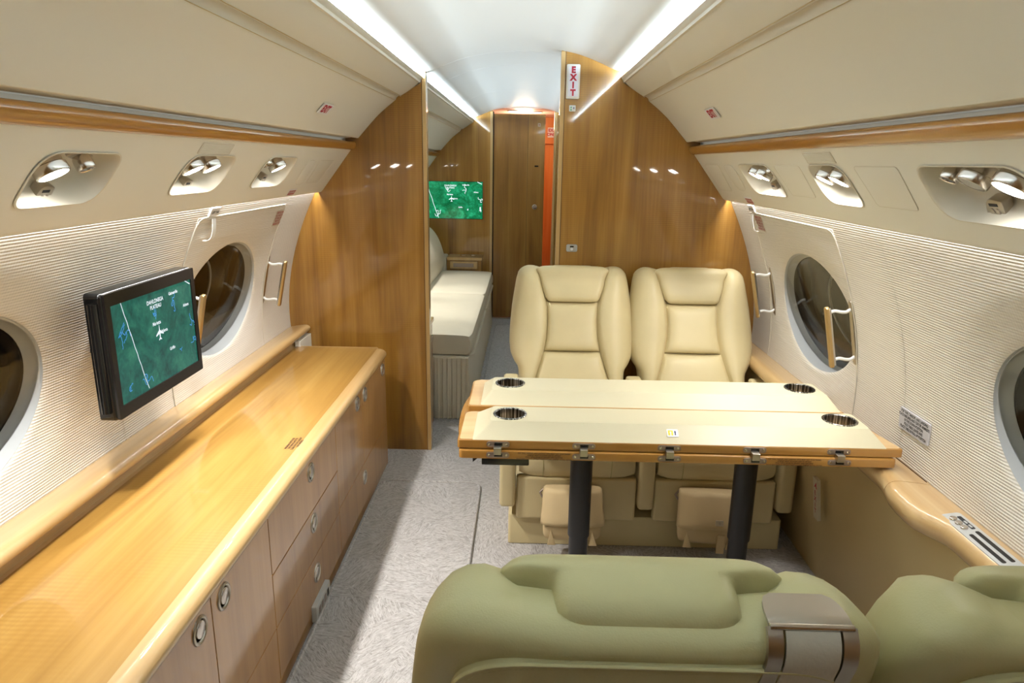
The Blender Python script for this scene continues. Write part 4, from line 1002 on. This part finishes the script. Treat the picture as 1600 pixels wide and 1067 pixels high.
def build_seat(label, x, y, rz, arms, leather, belt=False, legrest=True):
    e = empty('lounge_seat', (x, y, 0), rz, label, 'seat', 'cream leather lounge seats')
    zs = [(z, 0) for z in (.42, .46, .50, .53, .55, .565, .58, .60, .63, .67, .72, .77, .82, .86, .90, .925)]
    R = .045
    for a in np.linspace(.2, 1, 6): zs.append((ZT-R+R*math.sin(a*PI/2), R*(1-math.cos(a*PI/2))))
    bm = bmesh.new(); vr = b_loft(bm, [shell_slice(*q) for q in zs], True, True, False); top = vr[-1]; n = len(top); h = n//2
    bmesh.ops.triangle_fill(bm, use_beauty=True, use_dissolve=False, edges=[bm.edges.get((top[i], top[(i+1) % n])) for i in range(n)], normal=(0, 0, 1))
    from_bm('backrest', bm, leather, e, ang=60)
    headrest(leather, e)
    bm = bmesh.new(); pillow(bm, .650, .845, .036); from_bm('lumbar_cushion', bm, leather, e, ang=70)
    bm = bmesh.new(); pillow(bm, .440, .648, .034); from_bm('lower_cushion', bm, leather, e, ang=70)
    # seat cushion with a soft nose
    prof = [(.09, .30), (.09, .40), (.02, .425), (-.10, .432), (-.24, .430), (-.302, .420), (-.336, .395), (-.346, .355), (-.338, .315), (-.313, .295), (-.22, .288)]
    pr = [(p.x, p.y) for p in spline(prof, 34)]; rings = []
    for k in np.linspace(-1, 1, 25):
        q = abs(k)**7; rings.append([(k*.213, yy*(1-.0*q)+(.012*q if yy < -.2 else 0), .36+(zz-.36)*(1-.22*q)) for yy, zz in pr])
    loft('seat_cushion', rings, leather, e, True, True, True, 60)
    for k in (-.125, .125):
        tube('cushion_seam', [(k, yy-.0008 if yy < -.2 else yy, zz+(.0012 if zz > .4 else 0)) for yy, zz in pr[6:30]], .0011, M_STITCH, e, 6)
    if legrest:
        box('leg_rest', (-.222, -.336, .130), (.222, -.298, .300), leather, e, .010, 3)
    for sgn in arms:
        a0, a1 = sorted((sgn*.226, sgn*.284))
        bm = bmesh.new(); b_box(bm, (a0, -.358, .185), (a1, -.02, .545), .014, 3); from_bm('armrest', bm, leather, e)
        box('arm_pad', (a0-.002, -.362, .535), (a1+.002, .10, .565), leather, e, .012, 3)
    # upholstered back panel with piped, stitched edge
    th = math.radians(24); V = Vector((0, math.sin(th), math.cos(th))); Wv = Vector((0, math.cos(th), -math.sin(th)))
    zt = .953; O = Vector((0, yf(zt)+.133-.007, zt)); f = (O, Vector((1, 0, 0)), V, Wv)
    oc = round_poly([(-.208, -.50), (.208, -.50), (.208, -.012), (-.208, -.012)], [.02, .02, .085, .085], 10)
    prism('back_panel', oc, f, -.004, .0125, leather, e, .003)
    P = lambda u, v, d: O+Vector((1, 0, 0))*u+V*v+Wv*d
    tube('piping', [P(u, v, .0125) for u, v in oc], .0026, leather, e, 6, True)
    if belt:
        bm = bmesh.new()
        for dd in (-.0075, .0085):
            q = [P(*_inset(oc, i, dd), .0132 if dd > 0 else .0062) for i in range(len(oc))] ; q.append(q[0])
            acc = 0
            for a, c in zip(q[:-1], q[1:]):
                L = (c-a).length; t = (5.5e-3-acc % 5.5e-3)
                while t < L:
                    p = a+(c-a)*(t/L); d_ = (c-a).normalized()*.0016; n_ = Vector((1, 0, 0)).cross(d_).normalized()*.0004 if abs(d_.x) < .0012 else V*.0005
                    vs = [bm.verts.new(p-d_-n_), bm.verts.new(p+d_-n_), bm.verts.new(p+d_+n_+Wv*.0006), bm.verts.new(p-d_+n_+Wv*.0006)]; bm.faces.new(vs); t += 5.5e-3
                acc += L
        tag(from_bm('stitching', bm, M_STITCH, e, smooth=False), kind='stuff')
        # belt guide over the shoulder
        bx = -.152
        rear = [(yf(z)+.058+.076*(1-R*(1-math.cos(a))/.075), z) for a in np.linspace(1, 0, 6)*PI/2 for z in [ZT-R+R*math.sin(a)]]
        path = spline([(.346, ZT+.003)] + [(y_+.001, z_+.003) for y_, z_ in rear[1:]] + [(yf(z)+.135, z) for z in (.90, .86, .80, .75)], 60)
        bg = empty('belt_guide'); bg.parent = e
        def strip(name, w0, w1, i0, i1, lift, th_, mat, x_off=0.0):
            rows = []
            for i in range(i0, i1):
                p = path[i]; t = (path[min(i+1, len(path)-1)]-path[max(i-1, 0)]).normalized(); n_ = Vector((t.y, -t.x))*-1
                if n_.x+n_.y < 0: n_ = -n_
                a, c = (w0(i), w1(i)) if callable(w0) else (w0, w1)
                q = p+n_*lift; r_ = q+n_*th_
                rows.append([(bx+a, q.x, q.y), (bx+c, q.x, q.y), (bx+c, r_.x, r_.y), (bx+a, r_.x, r_.y)])
            return loft(name, rows, mat, bg, True, True, True)
        wf = lambda i: .027+.014*math.sqrt(max(0, 1-(1-min(1, i/6))**2))
        strip('guide_plate', lambda i: -wf(i), wf, 0, 12, .001, .004, M_NICKEL)
        tube('guide_bar', [(bx-.041, path[11].x+.003, path[11].y+.005), (bx+.041, path[11].x+.003, path[11].y+.005)], .0035, M_CHROME, bg, 10)
        strip('guide_side', -.044, -.029, 10, 40, .001, .006, M_NICKEL); strip('guide_side', .029, .044, 10, 40, .001, .006, M_NICKEL)
        strip('belt_strap', -.0265, .0265, 12, 60, .005, .0022, M_BELT)
    return e
XA, XB2 = .245, .755
build_seat('lounge seat facing the camera across the table, beside the aisle', XA, 2.645, 0, (-1, 1), M_LEATHER)
build_seat('lounge seat facing the camera across the table, beside the right-hand window', XB2, 2.645, 0, (1,), M_LEATHER)
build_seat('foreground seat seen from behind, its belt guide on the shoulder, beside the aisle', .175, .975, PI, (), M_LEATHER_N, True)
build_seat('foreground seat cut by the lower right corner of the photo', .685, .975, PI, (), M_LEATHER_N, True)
def platform(y0, y1, x0, x1, label):
    e = empty('seat_platform', label=label, cat='platform')
    prism('skirt', round_poly([(x0, y0), (x1, y0), (x1, y1), (x0, y1)], .012), ((0, 0, 0), (1, 0, 0), (0, 1, 0), (0, 0, 1)), 0.003, .125, M_LEATHER, e, .006)
    box('kick_joint', (x0+.004, y0+.004, 0), (x1-.004, y1-.004, .004), M_INKB, e); return e
platform(2.350, 2.98, -.006, 1.03, 'low leather covered platform on the carpet under the two facing seats')
platform(.60, 1.235, -.10, .95, 'low leather covered platform under the two foreground seats')
# life vest pouches hanging under the facing seats
def pouch(x, rz, label, tab_):
    e = empty('life_vest_pouch', (x, 2.290, .085), rz, label, 'pouch', 'pouches under the facing seats')
    rings = []
    for z, wd_, d, yo in ((0, .085, .018, .010), (.006, .098, .030, .002), (.03, .104, .040, -.006), (.07, .107, .040, -.006), (.11, .106, .034, -.002), (.15, .104, .026, .002), (.195, .102, .018, .006)):
        rings.append([(wd_*(math.copysign(abs(math.cos(a))**.45, math.cos(a))), yo-d+d*(math.copysign(abs(math.sin(a))**.6, math.sin(a))), z) for a in np.linspace(0, 2*PI, 33)[:-1]])
    loft('bag', rings, M_POUCH, e, True, True, True, 60)
    rows = []
    for z, d, wd_ in ((.200, -.034, .106), (.185, -.050, .108), (.140, -.068, .111), (.110, -.086, .114), (.094, -.092, .115), (.082, -.094, .115)):
        rows.append([(-wd_, d+.018, z-.002), (-wd_*.92, d+.004, z), (-wd_*.5, d-.002, z-.003), (0, d-.003, z+.002), (wd_*.5, d-.002, z-.003), (wd_*.92, d+.004, z), (wd_, d+.018, z-.002)])
    bm = bmesh.new(); b_loft(bm, rows, False); o = from_bm('flap', bm, M_POUCH, e, ang=60)
    so = o.modifiers.new('thick', 'SOLIDIFY'); so.thickness = .004
    for k in (-1, 1): prism('gusset_fold', [(0, 0), (.030, 0), (.012, .055)], ((k*.074-.015, -.090, .004), (1, 0, 0), (0, .12, .99), (0, -.99, .12)), -.004, .002, M_POUCH, e, .001)
    box('buckle_strap', (.028, -.094, -.012), (.056, -.088, .060), M_POUCH, e, .002)
    tube('pull_cord', [(-.100, -.01, .19), (-.118, -.02, .175), (-.108, -.03, .16)], .004, M_BRONZE, e, 8)
    if tab_:
        f = ((.030, -.0985, .112), (1, 0, 0), (0, .2, .98), (0, -.98, .2))
        prism('clasp', round_poly([(-.013, -.010), (.013, -.010), (.013, .010), (-.013, .010)], .002), f, 0, .003, M_LABELC, e)
        prism('clasp_stud', circ(.005, 12), f, .003, .005, M_NICKEL, e)
    return e
pouch(.228, 0, 'tan cloth pouch hanging under the seat beside the aisle', False)
pouch(.722, math.radians(-4), 'tan cloth pouch with a small clasp hanging under the window-side seat', True)

# ------------------------------------------------------------------ carpet runners
def _shrink(pts): return [_inset(pts, i, .006) for i in range(len(pts))]
def runner(pts, label, r=.06):
    o = prism('carpet_runner', round_poly(pts, r, 6), ((0, 0, 0), (1, 0, 0), (0, 1, 0), (0, 0, 1)), 0.0, .010, M_CARPET, None, .004); tube('bound_edge', [(x, y, .010) for x, y in round_poly(_shrink(pts), r, 6)], .0055, M_CARPET, o, 8, True); return tag(o, label, 'carpet')
runner([(-.600, -.45), (-.138, -.45), (-.138, 2.845), (-.600, 2.845)], 'raised carpet runner in the aisle beside the cabinets')
runner([(-.225, 3.32), (.16, 3.32), (.16, 5.97), (-.225, 5.97)], 'raised carpet runner in the aisle beside the divan')

# ------------------------------------------------------------------ beyond the partition: divan, side cabinets
dv = empty('divan', (0, 0, 0), 0, 'long ivory leather divan along the wall beyond the left partition', 'sofa')
def cushion(y0, y1):
    prof = [(-.95, .37), (-.30, .362), (-.262, .368), (-.246, .39), (-.243, .43), (-.252, .465), (-.29, .485), (-.60, .490), (-.95, .485)]
    pr = [(p.x, p.y) for p in spline(prof, 40)]; rings = []
    for t in (0, .012, .03, .06, .5, .94, .97, .988, 1):
        k = 1-.10*max(0, 1-min(t, 1-t)/.06)**2; y = y0+(y1-y0)*t
        rings.append([(x if x < -.5 else -.5+(x+.5)*(1-(1-k)*.6), y, .425+(z-.425)*k) for x, z in pr])
    loft('seat_cushion', rings, M_DIVAN, dv, True, True, True, 60)
cushion(3.70, 4.955); cushion(4.957, 6.03)
rows = []
for y in (3.70, 3.75, 5.98, 6.03): rows.append([(p.x, y, p.y) for p in spline([(-.70, .48), (-.675, .56), (-.69, .66), (-.735, .78), (-.80, .86), (-.86, .87), (-.93, .80), (-.95, .48)], 26)])
loft('back_cushion', rows, M_DIVAN, dv, True, True, True, 60)
bm = bmesh.new()
rows = []
for i, x in enumerate(np.linspace(-.458, -.268, 40)):
    w_ = .004*math.sin(i*1.1)+.003*math.sin(i*2.3+1); rows.append([(x, 3.66+w_*.3, .358), (x, 3.655+w_, .22), (x, 3.648+w_*1.6, .004), (x, 3.668, .004), (x, 3.672, .358)])
b_loft(bm, rows, True, True, True); from_bm('end_skirt', bm, M_DIVAN, dv, ang=60)
box('base', (-.95, 3.675, 0), (-.285, 6.02, .362), M_DIVAN, dv, .006)
rows = []
for i, y in enumerate(np.linspace(3.67, 6.02, 90)):
    w_ = .003*math.sin(i*1.3); rows.append([(-.268+w_, y, .36), (-.262+w_*1.5, y, .18), (-.252+w_*2, y, .004), (-.284, y, .004), (-.284, y, .36)])
bm = bmesh.new(); b_loft(bm, rows, True, True, True); from_bm('side_skirt', bm, M_DIVAN, dv, ang=60)
st_ = empty('side_cabinet', label='narrow wooden cabinet with a chrome latch between the left partition and the divan', cat='cabinet')
box('body', (-1.0, 3.27, 0), (-.462, 3.625, .575), M_WOODV, st_); box('top', (-1.0, 3.265, .575), (-.452, 3.632, .602), M_TRIM, st_, .008)
lathe('flush_latch', [(.020, 0), (.022, .004), (.016, .005), (.002, .002)], ((-.462, 3.56, .50), (0, 1, 0), (0, 0, 1), (1, 0, 0)), M_CHROME, st_)
box('latch_tab', (-.462, 3.545, .49), (-.450, 3.575, .512), M_CHROME, st_, .003)
ac = empty('end_cabinet', label='small wooden cabinet with a cup drawer against the far bulkhead past the divan', cat='cabinet')
box('body', (-.66, 6.05, 0), (-.352, YF-.001, .585), M_WOODV, ac); box('top', (-.66, 6.04, .573), (-.346, YF-.001, .600), M_TRIM, ac, .005)
box('drawer', (-.628, 6.036, .500), (-.385, 6.052, .565), M_TRIM, ac, .003); box('drawer_pull', (-.60, 6.030, .515), (-.42, 6.040, .548), M_BRONZE, ac, .003)
for k in (-.52, -.43): lathe('cup_ring', [(.03, 0), (.031, .004), (.026, .005), (.024, -.001), (.002, -.001)], ((k, 6.15, .600), (1, 0, 0), (0, 1, 0), (0, 0, 1)), M_CHROME, ac)
bo = tag(box('bolster', (-.80, 6.04, .44), (-.664, 6.26, .605), M_DIVAN, None, .02, 3), 'cream padded arm block between the divan and the small end cabinet', 'arm cushion')
# reading beams over the divan come from the aft service panel
for y in (3.9, 4.45, 5.0, 5.6):
    e = empty('ceiling_spot', label=None); 
    bpy.data.objects.remove(e)
O, U, V, W = psu_frame(-1)
for k, y in enumerate((4.0, 4.6, 5.2)):
    c = O+U*y+V*S(1.40)+W*0.004
    e = empty('reading_lamp', (0, 0, 0), 0, 'chrome reading lamp over the divan, %s from the partition' % ('first', 'second', 'third')[k], 'light', 'reading lamps over the divan')
    ax = Vector((0.25, 0, -1)).normalized(); u2 = Vector((0, 1, 0)); v2 = ax.cross(u2)
    lathe('barrel', [(.024, -.03), (.026, 0), (.028, .002), (.028, .016), (.024, .018)], (c, u2, v2, ax), M_CHROME, e)
    lathe('lens', [(.024, .015), (.012, .019), (.001, .020)], (c, u2, v2, ax), M_LAMP, e)
    spot('reading_beam', c+ax*.026, (-.45, y+.05, .45), 9.0*K_SPOT, WARM, 75, .5, .02)
